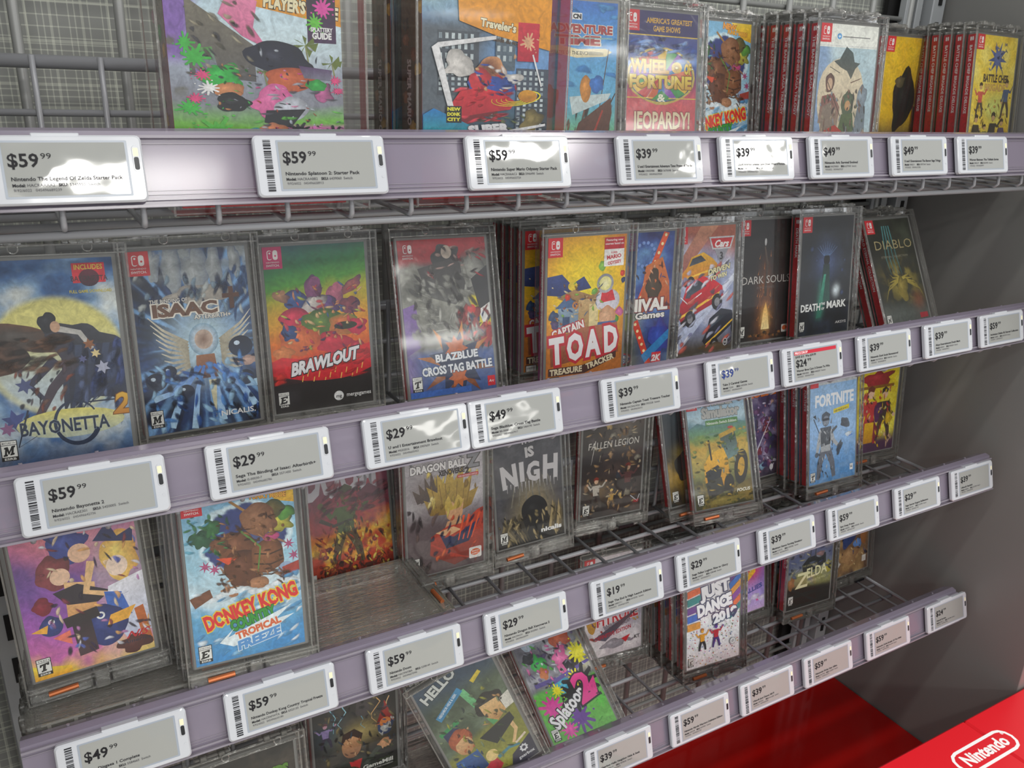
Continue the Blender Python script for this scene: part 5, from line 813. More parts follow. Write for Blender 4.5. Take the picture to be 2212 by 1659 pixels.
# slotted uprights
def upright(x0, x1, lab):
    r = bpy.data.objects.new('slotted_upright', None); SC.collection.objects.link(r); cx = (x0+x1)/2; r.location = W(cx, 2.55, FLOORZ)
    tag(r, lab, 'upright', 'slotted uprights')
    o = (cx, 2.55, FLOORZ); link('post', MB().box(x0, x1, 2.42, 2.68, FLOORZ, 7.3, .015).mesh('post', MT['post'], o), r)
    link('dark_gap_plate', MB().box(x0-.62 if x0 > 5 else x0-.02, x1+.06, 2.72, 2.8, FLOORZ, 7.3).mesh('dark_gap_plate', MT['black'], o), r)  # black plate stands in for the shaded gap behind the post
    if x0 > 5:
        for xx in (12.86, 12.62): link('side_strut', MB().box(xx, xx+.13, 2.5, 2.62, FLOORZ, 7.3, .01).mesh('side_strut', MT['post'], o), r)
    sl = MB().box(cx-.035, cx+.035, 2.405, 2.43, 0, .3).mesh('slot', MT['black'], (cx, 2.55, 0))
    for k in range(34): link('slot', sl, r, Vector((0, 0, (-11+k*.53-FLOORZ)*U)))
    return r
upright(.06, .36, 'grey slotted steel upright at the left end behind the wire shelves')
upright(13.12, 13.4, 'grey slotted steel upright at the right end beside the dark panel')

# gridwall behind
gw = bpy.data.objects.new('gridwall', None); SC.collection.objects.link(gw); gw.location = W(6.7, 2.5, FLOORZ)
tag(gw, 'grey wire gridwall panel in front of the plaid backing', 'gridwall')
vw = MB().tube([(0, 0, 3.0), (0, 0, -FLOORZ+6.5)], .045).mesh('vertical_wire', MT['grid'], smooth=True)
for k in range(16): link('vertical_wire', vw, gw, Vector(((.27+.83*k-6.7)*U, 0, 0)))
hw = MB().tube([(-6.3, .07, 0), (6.35, .07, 0)], .034).mesh('horizontal_wire', MT['grid'], smooth=True)
for z in (2.6, 1.5, -1.02, -1.2, -2.1, -3.45, -3.63, -4.6, -5.85, -6.03, -7.0, -8.3, -8.48, -9.6): link('horizontal_wire', hw, gw, Vector((0, 0, (z-FLOORZ)*U)))

# wire shelves
ZFR = dict(A=-.62, B=-.56, C=-.56, D=-.56)
def shelf_meshes(ZF):
  _cw = MB().tube([(0, 1.95, ZF), (0, .42, ZF), (0, .16, ZF-.004), (0, .085, ZF), (0, .055, ZF+.03), (0, .06, ZF+.1), (0, .13, ZF+.4)], .021, 8).mesh('cross_wire', MT['steel'], smooth=True)
  _fp = MB().tube([(0, 1.93, ZF), (0, 1.905, ZF+.05), (0, 1.89, .5)], .024, 8).mesh('fence_wire', MT['steel'], smooth=True)
  _rod = MB().tube([(.42, 0, 0), (13.05, 0, 0)], .03, 10).mesh('long_rod', MT['steel'], smooth=True)
  _top = MB().tube([(.42, 0, 0), (13.05, 0, 0)], .055, 12).mesh('top_rail', MT['steel'], smooth=True)
  _side = MB().tube([(0, 1.96, .45), (0, 1.96, ZF), (0, .1, ZF), (0, .08, ZF+.3)], .032, 8).mesh('side_wire', MT['steel'], smooth=True)
  return _cw, _fp, _rod, _top, _side
ORD = dict(A='top', B='second', C='third', D='bottom')
for row, zr in ROWZ.items():
    ZF = ZFR[row]; _cw, _fp, _rod, _top, _side = shelf_meshes(ZF)
    sh = bpy.data.objects.new('wire_shelf', None); SC.collection.objects.link(sh); sh.location = W(0, 0, zr)
    tag(sh, f'{ORD[row]} grey wire shelf with a raised back fence'.replace('second grey', 'second from top grey').replace('third grey', 'third from top grey'), 'shelf', 'wire shelves of the fixture')
    for k in range(25):
        x = .665+k*.505; link('cross_wire', _cw, sh, (x*U, 0, 0)); link('fence_wire', _fp, sh, (x*U, 0, 0))
    for y in ((.12, .5, 1.0, 1.4, 1.85) if row == 'A' else (.34, .7, 1.05, 1.4, 1.85)): link('long_rod', _rod, sh, (0, y*U, (ZF-.05)*U))
    link('top_rail', _top, sh, (0, 1.955*U, .45*U)); link('mid_rail', _rod, sh, (0, 1.94*U, .05*U)); link('low_rail', _rod, sh, (0, 1.96*U, -.36*U))
    for x in (.42, 13.05): link('side_wire', _side, sh, (x*U, 0, 0))

# price rails: tilted clear mauve channel with ribs and a top flange
H = .44; TILT = math.radians(15.54)
def facemat(x, row, z=0):
    """frame whose z runs up the rail face; top front edge of a tag at row height"""
    R = Matrix.Rotation(-TILT, 4, 'X'); p = W(x, 0, ROWZ[row]); q = R @ Vector((0, 0, H*U)); return Matrix.Translation(p-q) @ R
for row in 'ABCD':
    x0, x1 = .32, 13.22
    if row == 'B': x1 = 13.3
    r = bpy.data.objects.new('price_rail', None); SC.collection.objects.link(r); r.matrix_world = facemat((x0+x1)/2, row)
    tag(r, {'A': 'topmost mauve clear plastic price rail', 'B': 'mauve plastic price rail along the second shelf from the top', 'C': 'mauve plastic price rail along the third shelf from the top', 'D': 'lowest mauve plastic price rail above the red deck'}[row], 'price rail', 'price rails on the shelf fronts')
    h = (x1-x0)/2
    pr_ = [(.10, -.03), (.10, .475), (.15, .50), (.30, .47), (.30, .485), (.145, .517), (.085, .485), (.085, -.03)]
    link('channel', MB().prism(pr_, -h, h).mesh('channel', MT['rail']), r)
    for z0, z1, d in ((.432, .452, .052), (.395, .402, .078), (.012, .03, .06), (.05, .056, .078), (-.035, -.018, .045), (.078, .083, .08)):
        link('rib', MB().box(-h, h, d, .0845, z0, z1).mesh('rib', MT['railrib']), r)
    link('rear_lip', MB().prism([(.285, .46), (.30, .46), (.33, .34), (.315, .34)], -h, h).mesh('rear_lip', MT['rail']), r)
    pg = MB().tube([(0, .2, .49), (0, .2, .52)], .014, 8).mesh('stud', MT['railrib'])
    for k in range(25): link('stud', pg, r, ((.665+k*.505-(x0+x1)/2)*U, 0, 0))

# ------------------------------------------------------------------ price tags
def rrect(x0, x1, z0, z1, r, n=4):
    p = []
    for cx, cz, a0 in ((x1-r, z1-r, 0), (x0+r, z1-r, 90), (x0+r, z0+r, 180), (x1-r, z0+r, 270)):
        p += [(cx+r*math.cos(math.radians(a0+k*90/n)), cz+r*math.sin(math.radians(a0+k*90/n))) for k in range(n+1)]
    return p
def slab(prof, y0, y1, bev=0):
    """prof (x,z); front at y0 (towards the viewer) with a small chamfer"""
    mb = MB(); n = len(prof); cx = sum(p[0] for p in prof)/n; cz = sum(p[1] for p in prof)/n
    hx = max(abs(p[0]-cx) for p in prof); hz = max(abs(p[1]-cz) for p in prof)
    q = [(cx+(p[0]-cx)*(1-bev/hx), cz+(p[1]-cz)*(1-bev/hz)) for p in prof]
    vs = [(a, y0, c) for a, c in q]+[(a, y0+bev, c) for a, c in prof]+[(a, y1, c) for a, c in prof]; fs = []
    for s in (0, n):
        fs += [(i+s, (i+1) % n+s, (i+1) % n+n+s, i+n+s) for i in range(n)]
    fs += [tuple(range(n)), tuple(range(3*n-1, 2*n-1, -1))]
    return mb.add(vs, fs)
tb = slab(rrect(-.5, .5, 0, H, .035), 0, .05, .012).mesh('tag_body', MT['tagwhite'])
tf = slab(rrect(-.338, .408, .04, .405, .008), -.0012, .001).mesh('screen_frame', MT['screenframe'])
tsn = slab(rrect(-.322, .392, .054, .392, .004), -.0022, .001).mesh('screen', MT['screen'])
tcl = slab(rrect(-.15, .13, 0, .034, .008), .006, .085, .006)
tcl = tcl.mesh('clip', MT['tagwhite'])
tw = slab(rrect(.432, .478, .2, .37, .02), -.003, .001, .002).mesh('window_rim', MT['tagwhite'])
tw2 = slab(rrect(.440, .471, .21, .295, .012), -.0042, .001).mesh('sensor_window', MT['black_plastic'])
tw3 = slab(rrect(.440, .471, .30, .355, .005), -.0042, .001).mesh('lamp_window', MT['led'])
th = MB().tube([(.462, -.002, .13), (.462, .002, .13)], .011, 10).mesh('dimple', MT['tagwhite'])
def place_face(P): return np.stack([P[:, 0]/1000-.5, -.0026-P[:, 2]*.004, H-P[:, 1]/1000], 1)
_tags = 0
def price_tag(row, x, price, cents, title, model, label, zoff=0, red=False, blue=False, roll=0):
    global _tags; _tags += 1
    r = bpy.data.objects.new('price_tag', None); SC.collection.objects.link(r)
    r.matrix_world = facemat(x+.5, row) @ Matrix.Rotation(roll, 4, 'Y')
    tag(r, label, 'price tag', 'electronic price tags on the rails')
    for nm, me in (('tag_body', tb), ('screen_frame', tf), ('screen', tsn), ('window_rim', tw), ('sensor_window', tw2), ('lamp_window', tw3), ('dimple', th)): link(nm, me, r)
    link('clip', tcl, r, (0, 0, (H-.018)*U))
    a = Art(1000, H*1000, _tags); a.mot = 0; q = random.Random(_tags*7); ink = '2a3a78' if blue else '1d1c1f'
    y = 34
    while y < 395:
        w = q.choice((4, 4, 7, 11)); a.rect(70, y, 54, w, '232327'); y += w+q.choice((4, 5, 8, 11))
    if red: a.rect(180, 52, 700, 40, 'b8283a'); a.text('PRICE DROP', 190, 84, 38, 'e8d0d0', .03); a.text('SAVE $15  Was $39.99', 196, 128, 36, '2a2a2e', .01)
    yb = 232 if red else 200
    a.text('$'+price, 198, yb, 118, ink, .02, fit=178); a.text(cents, 388, yb-50, 50, ink, 0, fit=62)
    a.text(title, 206, 288, 34, '2a292d', .018, fit=min(650, 17.2*len(title)))
    sku, up = 5000000+q.randrange(1500000), 45496590000+q.randrange(99999)
    a.text('Model:', 208, 326, 27, '2a292d', .035); a.text(model, 290, 326, 27, '4a494d', 0); a.text('SKU:', 325+16*len(model), 326, 27, '2a292d', .035); a.text(f'{sku}  Switch', 388+16*len(model), 326, 27, '4a494d', 0)
    a.text(f'9/92/6022   0{up}', 212, 356, 25, '5a595d', 0)
    link('printing', a.mesh('printing', MT['ink'], place_face), r)
    return r
TX = dict(A=[.787, 2.44, 4.146, 5.669, 6.904, 8.146, 9.451, 10.657], B=[.612, 1.907, 3.214, 4.217, 5.695, 7.081, 8.223, 9.506, 10.78, 11.97], C=[.547, 1.86, 3.173, 4.44, 5.76, 6.975, 8.288, 9.54, 10.88, 12.152], D=[5.874, 7.182, 8.392, 9.609, 10.926, 12.36])
TX['A'][0] = .70; TX['B'][3] = 4.215; TX['B'][2] = 3.2
TD = dict(A=[('59', 'Nintendo The Legend Of Zelda Starter Pack', 'HACRAAAA2', 'on the top rail at the far left, ahead of bare wire grid'), ('59', 'Nintendo Splatoon 2: Starter Pack', 'HACRAABB2', 'under the big box of green and pink paint splashes'), ('59', 'Nintendo Super Mario Odyssey Starter Pack', 'HACRAAAC3', 'under the big box of a red swirl over a city street'), ('39', 'U and I Entertainment Adventure Time: Pirates of The En', 'OR02988', 'under the cover of gold game show wheel lettering'), ('39', "Ubisoft America's Greatest Game Shows: Wheel of Fortune", 'UBP10902', 'under the cover of snow and brown rocks on the top shelf'), ('49', 'Nintendo Ark: Survival Evolved', 'HACPAR01', 'under the pale blue cover of the hooded archers'), ('49', 'U and I Entertainment The Banner Saga Trilogy', 'OR0211', 'under the gap before the yellow cover stack'), ('39', 'Warner Batman: The Telltale Series', 'WB0219', 'under the yellow cover of a fighting crowd')],
 B=[('59', 'Nintendo Bayonetta 2', 'HACRAE301', 'under the blue cover of a yellow moon and dark feathers'), ('29', 'Sega The Binding of Isaac: Afterbirth+', 'IS-00030-7', 'under the blue cover of bursting light and wings'), ('29', 'U and I Entertainment Brawlout', 'MG02016', 'under the rainbow brawl cover, left of a touching tag'), ('49', 'Sega Blazblue: Cross Tag Battle', 'BB-00081-7', 'touching its neighbour under the grey cover in crinkled film'), ('39', 'Nintendo Captain Toad: Treasure Tracker', 'HACRALWSA', 'under the yellow treasure cover'), ('39', 'Take 2 Carnival Games', 'T2101', 'with bluish print under the racing cars cover'), ('24', 'Warner Bros Cars 3 Driven To Win', 'WB10006', 'with a red price drop strip'), ('39', 'Nintendo Dark Souls Remastered', 'HACPAPUA', 'right of the red-striped tag on the second rail'), ('39', 'Aksys Entertainment Death Mark', 'AK0319', 'on the second rail below the leaning dark cover'), ('59', 'Activision Diablo III: Eternal Collection', 'AC8832', 'last on the second rail at the photo edge')],
 C=[('49', 'Sega Disgaea 1 Complete', 'NI00042', 'under the purple cover of cartoon blue birds'), ('59', 'Nintendo Donkey Kong Country: Tropical Freeze', 'HACPAFWTA', 'under the icy blue cover of jungle rocks'), ('59', 'Nintendo Doom', 'HACPAF3BA', 'under the red cover of an armoured soldier and fire'), ('29', 'Nintendo Dragon Ball Xenoverse 2', 'HACPACF1', 'above the tilted cover of coloured paint spatter'), ('19', 'Sega The End Is Nigh Launch Edition', 'NI0017-1', 'reading 19.99 on the third rail'), ('29', 'Sega Fallen Legion: Rise to Glory', 'NI0039', 'above the white dance cover'), ('39', 'Maximum Games Farming Simulator', 'FO0172', 'above the dark cover of a hilltop and cream lettering'), ('59', 'Epic Deep Freeze', 'WB0552', 'under the pale blue soldier cover'), ('29', 'Sega Senran Kagura Reflexions', 'SE0118', 'second from the right end of the third rail'), ('39', 'Ubisoft Starlink', 'UB0244', 'at the right end of the third rail')],
 D=[('39', 'Gearbox Hello Neighbor Hide & Seek', 'GB0119', 'on the bottom rail under the paint spatter cover'), ('59', 'Nintendo Hyrule Warriors Definitive Edition', 'HACPA', 'on the bottom rail, second from its left in view'), ('39', 'Ubisoft Just Dance 2019', 'UBP1093', 'on the bottom rail reading 39.99 right of a 59.99 tag'), ('59', 'Nintendo Kirby Star Allies', 'HACPAH', 'on the bottom rail above the corner of the red deck'), ('59', 'Nintendo Zelda Breath Of The Wild', 'HACPAA', 'on the bottom rail, second from its right end'), ('24', 'Ubisoft Rocket', 'UB0114', 'at the right end of the bottom rail')])
for row in 'ABCD':
    for i, (x, (p, t, mo, lab)) in enumerate(zip(TX[row], TD[row])):
        price_tag(row, x, p, '99', t, mo, 'white price tag '+lab, red=(row == 'B' and i == 6), blue=(row == 'B' and i == 5))

# ------------------------------------------------------------------ locked game cases
KX0, KX1, KY0, KY1, KZ0, KZ1 = -.085, 1.075, -.04, .125, -.2, 1.69
OFF = (AW/2, .045, KZ0)          # base point of a case in the art frame
T_ = MB
M_shell = T_().box(KX0, KX1, KY0, KY1, KZ0, KZ1, .012).mesh('keeper_shell', MT['keeper'], OFF)
rm = T_()
for x0, x1 in ((KX0, KX0+.014), (KX1-.014, KX1), (1.005, 1.016)): rm.box(x0, x1, KY0-.004, KY0+.02, KZ0, KZ1)
for z0, z1 in ((KZ1-.012, KZ1), (KZ1-.085, KZ1-.075), (KZ0, KZ0+.014), (-.052, -.042)): rm.box(KX0, KX1, KY0-.004, KY0+.02, z0, z1)
M_rim = rm.mesh('keeper_rim', MT['rim'], OFF)
hg = T_(); x = 0
hg.box(x, x+.34, -.02, .07, KZ1, KZ1+.035, .008); hg.box(x+.05, x+.12, -.035, .09, KZ1-.01, KZ1+.05, .01); hg.box(x+.22, x+.29, -.035, .09, KZ1-.01, KZ1+.045, .01)
M_hinge = hg.mesh('hinge', MT['rim'], OFF)
def ring(cx, cz, r, w=.006, n=16):
    mb = MB(); mb.tube([(cx+r*math.cos(2*math.pi*k/n), KY0-.004, cz+r*math.sin(2*math.pi*k/n)) for k in range(n+1)], w, 5, False); return mb
rg = ring(0, 1.66, .034, .005)
M_ring = rg.mesh('embossed_ring', MT['rim'], OFF)
lt = T_().box(KX0+.02, .42, KY0+.004, .10, KZ0+.02, -.05, .008).box(.44, .56, KY0-.012, .11, KZ0-.012, -.055, .01).box(.58, KX1-.02, KY0+.004, .10, KZ0+.02, -.05, .008).box(.62, .98, KY0-.012, .0, -.13, -.11).box(.02, .4, KY0-.010, .0, KZ0+.03, KZ0+.05).box(KX0+.01, KX1-.01, KY0-.01, .0, -.085, -.07)
M_latch = lt.mesh('latch_bar', MT['rim'], OFF)
cp = MB().tube([(.08, -.054, -.125), (.31, -.054, -.115)], .024, 9)
M_coil = cp.mesh('copper_coil', MT['copper'], OFF)
M_black = MB().box(.6, .84, KY0-.012, .09, KZ0-.006, KZ0+.03).mesh('lock_plate', MT['black_plastic'], OFF)
cs = MB().box(-.03, .998, 0, .112, -.03, 1.612, .012)
M_case = cs.mesh('plastic_case', MT['case'], OFF)
fl = MB(); nx, nz = 3, 3
fl.add([(-.028, -.022, -.028), (.996, -.022, -.028), (.996, -.022, 1.61), (-.028, -.022, 1.61)], [(0, 1, 2, 3)])
M_film = fl.mesh('shrink_film', MT['film'], OFF)
def place_art(P):
    s = AW/100; return np.stack([P[:, 0]*s-OFF[0], -.0035-P[:, 2]*.004-OFF[1], AH-P[:, 1]*s-OFF[2]], 1)
def place_spine(P):
    s = AW/100; return np.stack([-.0335-P[:, 2]*.004-OFF[0], .110-P[:, 0]*s*1.05-OFF[1], AH-P[:, 1]*s-OFF[2]], 1)
_AC = {}
def hardware(r):
    for x in (.02, .62): link('hinge', M_hinge, r, (x*U, 0, 0))
    for x in (.3, .8): link('embossed_ring', M_ring, r, (x*U, 0, 0))
def art_mesh(fn, seed=1):
    if fn.__name__ not in _AC:
        a = Art(seed=seed); fn(a); _AC[fn.__name__] = a.mesh('cover_print', MT['print'], place_art)
    return _AC[fn.__name__]
def spine_mesh(title, col='c5202b', col2=None, tcol='f0e4e4'):
    k = 'spine'+title+col
    if k not in _AC:
        a = Art(10.5, 164.5, 3); a.rect(0, 0, 10.5, 164.5, col, col2); a.rect(3, 3, 2, 5.4, 'f2ecec', r=.9); a.rect(5.6, 3, 2, 5.4, 'f2ecec', r=.9)
        a.text(title, 3.2, 14, 5.2, tcol, .03, rot=90, fit=min(92, 4.1*len(title))); _AC[k] = a.mesh('spine_print', MT['print'], place_spine)
    return _AC[k]
def base_matrix(row, x, y, z, lean, yaw, roll):
    R = Matrix.Rotation(math.radians(yaw), 4, 'Z') @ Matrix.Rotation(-math.radians(lean), 4, 'X') @ Matrix.Rotation(math.radians(roll), 4, 'Y')
    return Matrix.Translation(W(x, y, ROWZ[row]+z)) @ R @ Matrix.Translation(Vector(OFF)*U)
def game(row, pose, fn, title, label, film=False, coil=True, spine=('c5202b', None), group=None, seed=1):
    r = bpy.data.objects.new('game_case', None); SC.collection.objects.link(r); r.matrix_world = base_matrix(row, *pose)
    tag(r, label, 'game case', group or 'locked game cases on the shelves')
    link('keeper_shell', M_shell, r); link('keeper_rim', M_rim, r); hardware(r)
    la = link('latch_bar', M_latch, r)
    link('copper_coil', M_coil, la) if coil else link('lock_plate', M_black, la)
    c = link('plastic_case', M_case, r)
    if fn: link('cover_print', art_mesh(fn, seed), c)
    link('spine_print', spine_mesh(title, *spine), c)
    if film: link('shrink_film', M_film, c)
    return r
def copies(root, row, pose, n, dy, what, group, dx=0, dl=0, start=1, words=('directly', 'second', 'third', 'fourth', 'fifth')):
    for k in range(n):
        c = copy_tree(root); p = list(pose); p[1] += dy*(k+start); p[0] += dx*(k+start); p[3] += dl*(k+1); c.matrix_world = base_matrix(row, *p)
        c['label'] = f'clear game case {words[k]} behind {what}'; c['group'] = group
P = dict(
 wheel=(6.564, 1.037, -0.395, 6.7, -.6, .3), bchef=(12.30, .9, -0.320, 7.0, 1.5, .6), banner=(9.113, .775, -0.390, 5.0, -1.1, -.2), bfur=(11.50, 1.80, -0.380, 2.0, 0, 0), adv=(5.39, .954, -0.390, 3.7, -.8, -.3), ape=(7.94, 1.62, -0.380, 7.0, .1, .5),
 bayo=(.50, .68, -.18, 9.0, -4.0, .6), isaac=(1.61, .93, -.219, 6.2, 1.5, .2), brawl=(2.762, 1.156, -.291, 5.9, -2.3, -.2), blaz=(4.048, .921, -.265, 14.8, -1.7, .4), toad=(5.557, .80, -.30, 2.4, -3.5, -.6), carn=(6.43, 1.03, -.35, 2.6, -2.0, -.1), cars=(7.57, 1.069, -.345, 7.2, 1.4, .6), dark=(8.80, 1.27, -.35, 8.0, .4, 1.0), mark=(9.701, 1.071, -.322, 7.6, -.9, .2), diab=(11.327, .884, -.342, 26.5, -.4, -.7),
 disg=(.467, .69, .17, 7.5, 1.2, -1.1), dk=(1.705, .27, .168, 10.5, -2.9, 1.0), doom=(3.16, 1.60, -.355, 10, .6, .3), dbz=(4.20, 1.386, -.30, 3.7, -1.6, -.2), nigh=(5.446, 1.498, -.318, 9.5, -.5, -.6), fallen=(6.79, 1.70, -.335, 4.5, -3.2, 1.0), farm=(8.411, 1.226, -.341, 20.0, -7.6, -.9), farmb=(8.17, 1.46, -.341, 17.0, -2.0, -1.5), lego=(9.40, 1.617, -.341, 8.9, .6, -.3), fort=(10.437, 1.058, -.330, 10.5, -1.9, -.2), yell=(11.946, 1.549, -.342, 6.5, -2.2, .9),
 goosb=(1.587, .303, -.345, 6.8, 0, .1), goose=(2.90, 1.0, -.12, 1.0, -2.6, -.6), neigh=(4.47, .30, -.30, 9.0, -9.0, -22.6), splat=(5.770, .47, -.30, 55, -3.0, -3.6), hyr=(7.05, 1.70, -.30, 7.0, -4.8, -.4), dance=(8.289, .915, -.354, 10.4, -3.6, .8), candy=(9.52, 1.553, -.344, 10.0, .2, -.3), zelda=(10.700, 1.297, -.350, 7.2, -2.4, .9), small=(12.12, 1.60, -.35, 9.0, 2.0, .9))
E_ = 'clear locked game case, '
game('A', P['wheel'], c_wheel, 'WHEEL OF FORTUNE & JEOPARDY', E_+'dark blue cover of gold wheel lettering over red', True)
game('A', P['adv'], c_adv, 'ADVENTURE TIME PIRATES OF THE ENCHIRIDION', E_+'sky blue cover of a wooden ship prow')
game('A', P['ape'], c_ape, 'TROPICAL FREEZE', E_+'icy blue and brown cover on the top shelf')
g = game('A', P['banner'], c_banner, 'THE BANNER SAGA TRILOGY', E_+'pale blue cover with a white band above hooded archers')
copies(g, 'A', P['banner'], 4, .21, 'the pale blue archers cover', 'row of red spines behind the archers cover')
game('A', P['bfur'], c_bfur, 'BATTLE', E_+'yellow and black cover half hidden before the last stack')
g = game('A', P['bchef'], c_bchef, 'BATTLE CHEF BRIGADE DELUXE', E_+'yellow cover of a fighting crowd, beside the end panel')
copies(g, 'A', P['bchef'], 4, .18, 'the yellow crowd cover', 'row of red spines behind the yellow cover')
game('B', P['bayo'], c_bayo, 'BAYONETTA 2', E_+'blue cover of a yellow moon and dark feathers', coil=False)
game('B', P['isaac'], c_isaac, 'THE BINDING OF ISAAC', E_+'blue cover of bursting light with pale wings', True, False)
game('B', P['brawl'], c_brawl, 'BRAWLOUT', E_+'rainbow cover with a red slash and white lettering', True, False)
game('B', P['blaz'], c_blaz, 'CROSS TAG BATTLE', E_+'grey, red and blue cover in badly crinkled film', True)
g = game('B', P['toad'], c_toad, 'CAPTAIN TOAD TREASURE TRACKER', E_+'yellow cover with big red and white letters', spine=('c8202c', 'b0408c'))
q = list(P['toad']); q[1] = 1.08; copies(g, 'B', q, 4, .185, 'the yellow treasure cover', 'row of red spines behind the treasure cover', start=1)
game('B', P['carn'], c_carn, 'CARNIVAL GAMES', E_+'fairground cover squeezed behind the yellow treasure cover')
game('B', P['cars'], c_cars, 'CARS 3 DRIVEN TO WIN', E_+'cover of red and yellow racing cars')
game('B', P['dark'], c_dark, 'DARK SOULS', E_+'black cover of an orange bonfire')
game('B', P['mark'], c_mark, 'DEATH MARK', E_+'black cover of a green and white ghostly glow')
g = game('B', P['diab'], c_diab, 'DIABLO ETERNAL COLLECTION', E_+'dark green-gold cover leaning back near the end panel')
copies(g, 'B', P['diab'], 1, .2, 'the leaning dark gold cover', 'pair of leaning dark cases', dx=-.03)
game('C', P['disg'], c_disg, 'DISGAEA 1 COMPLETE', E_+'purple and orange cover of cartoon blue birds', spine=('c03048', '8a3c9a'))
g = game('C', P['dk'], c_dk, 'TROPICAL FREEZE', E_+'icy blue cover of brown rocks and red lettering, third shelf')
copies(g, 'C', P['dk'], 3, .185, 'the icy blue cover on the third shelf', 'cases behind the icy blue cover', dx=-.02)
game('C', P['doom'], c_doom, 'DOOM', E_+'red cover of an armoured soldier amid fire', True, False)
g = game('C', P['dbz'], c_dbz, 'XENOVERSE 2', E_+'grey cover of spiky golden hair and orange robe')
copies(g, 'C', P['dbz'], 1, .2, 'the golden hair cover', 'pair of golden hair covers', dx=.1)
game('C', P['nigh'], c_nigh, 'THE END IS NIGH', E_+'dark grey cover with large pale brush letters')
game('C', P['fallen'], c_fallen, 'FALLEN LEGION', E_+'dark brown cover of a small crowd of fighters', coil=False)
game('C', P['farm'], c_farm, 'FARMING SIMULATOR', E_+'cover of a yellow harvester, leaning back')
game('C', P['farmb'], c_night, 'FARMING', E_+'dark cover behind the leaning yellow harvester cover')
game('C', P['lego'], c_lego, 'HEROES 2', E_+'violet cover of tiny figures behind the harvester cover')
g = game('C', P['fort'], c_fort, 'FORTNITE', E_+'pale blue cover of a soldier in grey gear')
copies(g, 'C', P['fort'], 2, .2, 'the pale blue soldier cover', 'row of spines behind the soldier cover', dx=-.02)
game('C', P['yell'], c_yell, 'REFLEXIONS', E_+'bright yellow cover at the right end of the third shelf')
game('D', P['goosb'], c_goose, 'GOOSEBUMPS', E_+'stormy dark cover cut off at the photo bottom')
g = game('D', P['goose'], c_goose, 'GOOSEBUMPS', E_+'stormy dark cover with a red-hatted garden gnome')
copies(g, 'D', P['goose'], 1, .2, 'the gnome cover', 'pair of gnome covers')
game('D', P['neigh'], c_neigh, 'HIDE & SEEK', E_+'murky green cover of two children, tilted to the left', True, spine=('3a4048', None))
game('D', P['splat'], c_splat, 'SPLATOON 2', E_+'cover of coloured paint spatter, lying back on the shelf')
g = game('D', P['hyr'], c_hyr, 'HYRULE WARRIORS', E_+'white cover with red lettering seen under the third shelf')
g = game('D', P['dance'], c_dance, 'JUST DANCE 2019', E_+'white confetti cover with two dancers')
copies(g, 'D', P['dance'], 3, .235, 'the white confetti cover', 'row of red spines behind the confetti cover', dx=-.01, words=('next', 'second', 'third'))
game('D', P['candy'], c_candy, 'ALLIES', E_+'pink and blue candy cover behind the confetti cover')
g = game('D', P['zelda'], c_zelda, 'BREATH OF THE WILD', E_+'dark hilltop cover with cream lettering')
copies(g, 'D', P['zelda'], 1, .24, 'the dark hilltop cover', 'pair of hilltop covers')
game('D', P['small'], c_small, 'PAW', E_+'brown and blue cover at the right end of the bottom shelf', coil=False)

# ------------------------------------------------------------------ empty keepers lying flat in piles
er = T_()  # pale broken strips imitating glints along the keeper's long edge
for yy in (KY0+.010, .03, .075, KY1-.010):
    q = random.Random(int(yy*999)); x = KZ0+.02
    while x < KZ1-.1:
        w = q.uniform(.14, .6); er.box(KX0-.006, KX0+.016, yy-.006, yy+.006, x, min(x+w, KZ1-.01)); x += w+q.uniform(.02, .09)
for zz in (.1, .42, .9, 1.3, 1.5): er.box(KX0-.008, KX0+.01, KY0, KY1, zz, zz+.03)
M_glints = er.mesh('edge_glints', MT['glint'], OFF)
def flat(row, x, y, z, rot, label, group):
    r = bpy.data.objects.new('empty_keeper', None); SC.collection.objects.link(r)
    tag(r, label, 'security case', group)
    link('keeper_shell', M_streak, r); link('keeper_rim', M_rim, r); hardware(r); la = link('latch_bar', M_latch, r); link('copper_coil', M_coil, la); link('edge_glints', M_glints, r)
    R = Matrix.Translation(W(x, y, ROWZ[row]+z)) @ Matrix.Rotation(math.radians(rot), 4, 'Z') @ Matrix.Rotation(math.radians(-90), 4, 'X') @ Matrix.Translation(Vector((0, 0, -.945))*U)
    r.matrix_world = R; return r
FZ = -.56+.022
M_streak = MB().box(KX0, KX1, KY0, KY1, KZ0, KZ1, .012).mesh('keeper_shell', MT['streaked'], OFF)
for k, w in enumerate(('bottom', 'middle', 'top')):
    flat('C', 1.32+(0, -.03, -.02)[k], .70+.11*k, FZ+.083+k*.168, 90+(0, .4, -.4)[k], f'empty clear keeper lying flat, {w} of the pile under the cartoon birds cover', 'flat keepers under the cartoon birds cover')
for k, w in enumerate(('bottom', 'middle', 'top')):
    flat('C', 3.30+(0, .03, .01)[k], .70+.07*k, FZ+.083+k*.168, 90+(0, -.3, .3)[k], f'empty clear keeper lying flat, {w} of the pile under the icy blue cover', 'flat keepers under the icy blue cover')
flat('D', 3.68, .9, FZ+.083, 90, 'empty clear keeper lying flat under the gnome cover', 'flat keeper under the gnome cover')

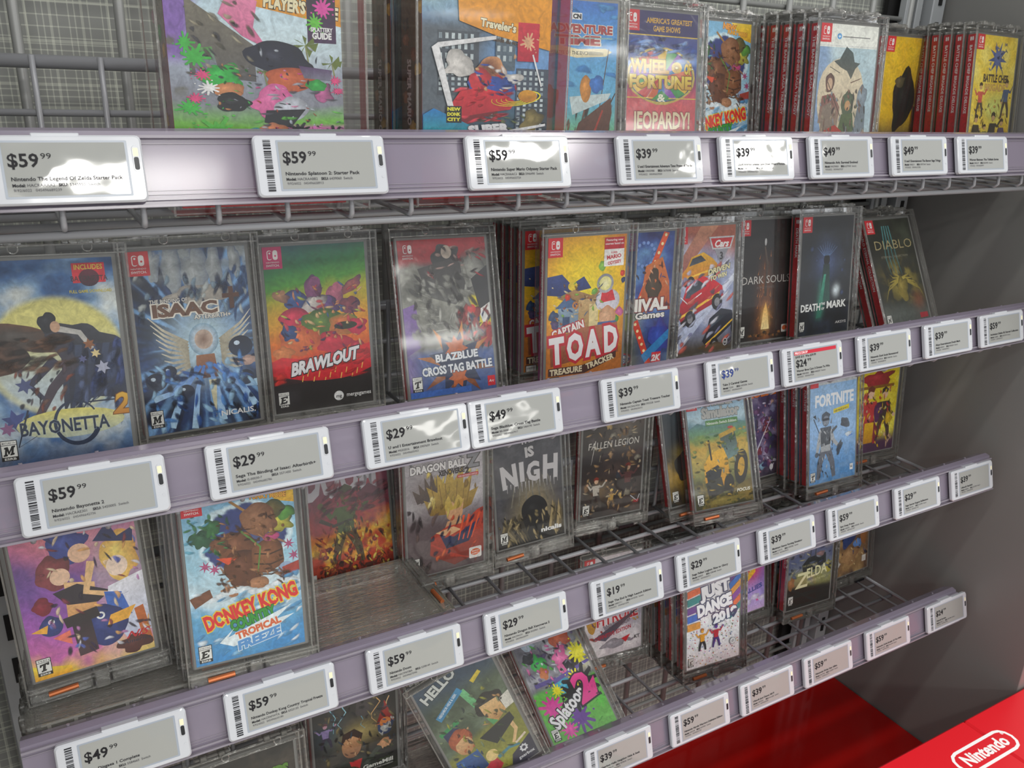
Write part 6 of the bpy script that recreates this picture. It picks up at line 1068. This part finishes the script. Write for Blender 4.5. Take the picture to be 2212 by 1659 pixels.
# ------------------------------------------------------------------ two big starter boxes in clear lock boxes
MT['boxred'] = plain('red_card', 'd81f28', .4)
def starter(x0, y0, w, h, d, z0, fn, label, side, sidetext, behind=0):
    r = bpy.data.objects.new('boxed_game_set', None); SC.collection.objects.link(r); o = (x0+w/2, y0+d/2, z0); r.matrix_world = Matrix.Translation(W(o[0], o[1], ROWZ['A']+z0))
    tag(r, label, 'box', 'boxed sets on the top shelf')
    link('card_box', MB().box(x0, x0+w, y0, y0+d, z0+.05, z0+h, .006).mesh('card_box', MT['boxred'], o), r)
    a = Art(126, 200, 4); fn[0](a); s = w/126; hh = 200*s; zt = z0+.06+hh
    def pf(P):
        y = np.where(P[:, 1] > fn[1], fn[1]+(P[:, 1]-fn[1])*fn[2], P[:, 1])
        return np.stack([x0+P[:, 0]*s-o[0], y0-.002-P[:, 2]*.004-o[1], zt-y*s-o[2]], 1)
    link('front_print', a.mesh('front_print', MT['gloss_print'], pf), r)
    b = Art(d/s, 200, 6); dd = d/s; b.rect(0, 0, dd, 200, *side); b.rect(0, 178, dd, 22, '1c5c9a'); b.text(sidetext, dd*.3, 84, 11, 'f0ece8', .04, rot=90, fit=96)
    for k in range(14): b.blob(dd*random.Random(k).random(), 20+k*12, 7, 5, ('d83c90', '44b848', 'e8a02c', '5c3c2c')[k % 4] if 'SPL' in sidetext else ('a86a3c', '8a4c2c', 'd8b04c', '5a3424')[k % 4], seed=k)
    b.text(sidetext, dd*.3, 84, 11, 'f0ece8', .04, rot=90, fit=96)
    def ps(P): return np.stack([x0-.002-P[:, 2]*.004-o[0], y0+d-P[:, 0]*s-o[1], zt-P[:, 1]*s-o[2]], 1)
    link('side_print', b.mesh('side_print', MT['gloss_print'], ps), r)
    c = .06; sh = MB().box(x0-c, x0+w+c*3, y0-.04, y0+d+.04, z0, z0+h+.16, .012).mesh('lock_box', MT['keeper'], o); lb = link('lock_box', sh, r)
    e = MB()
    for X in (x0-c, x0+w+c*3):
        for Y in (y0-.04, y0+d+.04): e.box(X-.008, X+.008, Y-.008, Y+.008, z0, z0+h+.16)
    e.box(x0-c, x0+w+c*3, y0-.045, y0-.035, z0+.008, z0+.02)
    link('lock_box_edge', e.mesh('lock_box_edge', MT['rim'], o), lb)
    return r
BZ = -.62+.027
starter(1.97, .30, 1.26, 2.0, .62, BZ, (c_boxA, 96, .62), 'tall boxed set in a clear lock box, front of green and pink paint splashes', ('5c8a4c', 'c84c8c'), 'SPLATOON 2')
g = starter(3.90, .30, 1.20, 1.95, .42, BZ, (c_boxB, 92, .54), 'tall boxed set in a clear lock box, red swirl over a city street', ('7a5c3c', '4c3428'), 'SUPER MARIO ODYSSEY')
c = copy_tree(g); c.location = g.location+Vector((-.05*U, .54*U, 0)); c['label'] = 'tall boxed set directly behind the red swirl box'
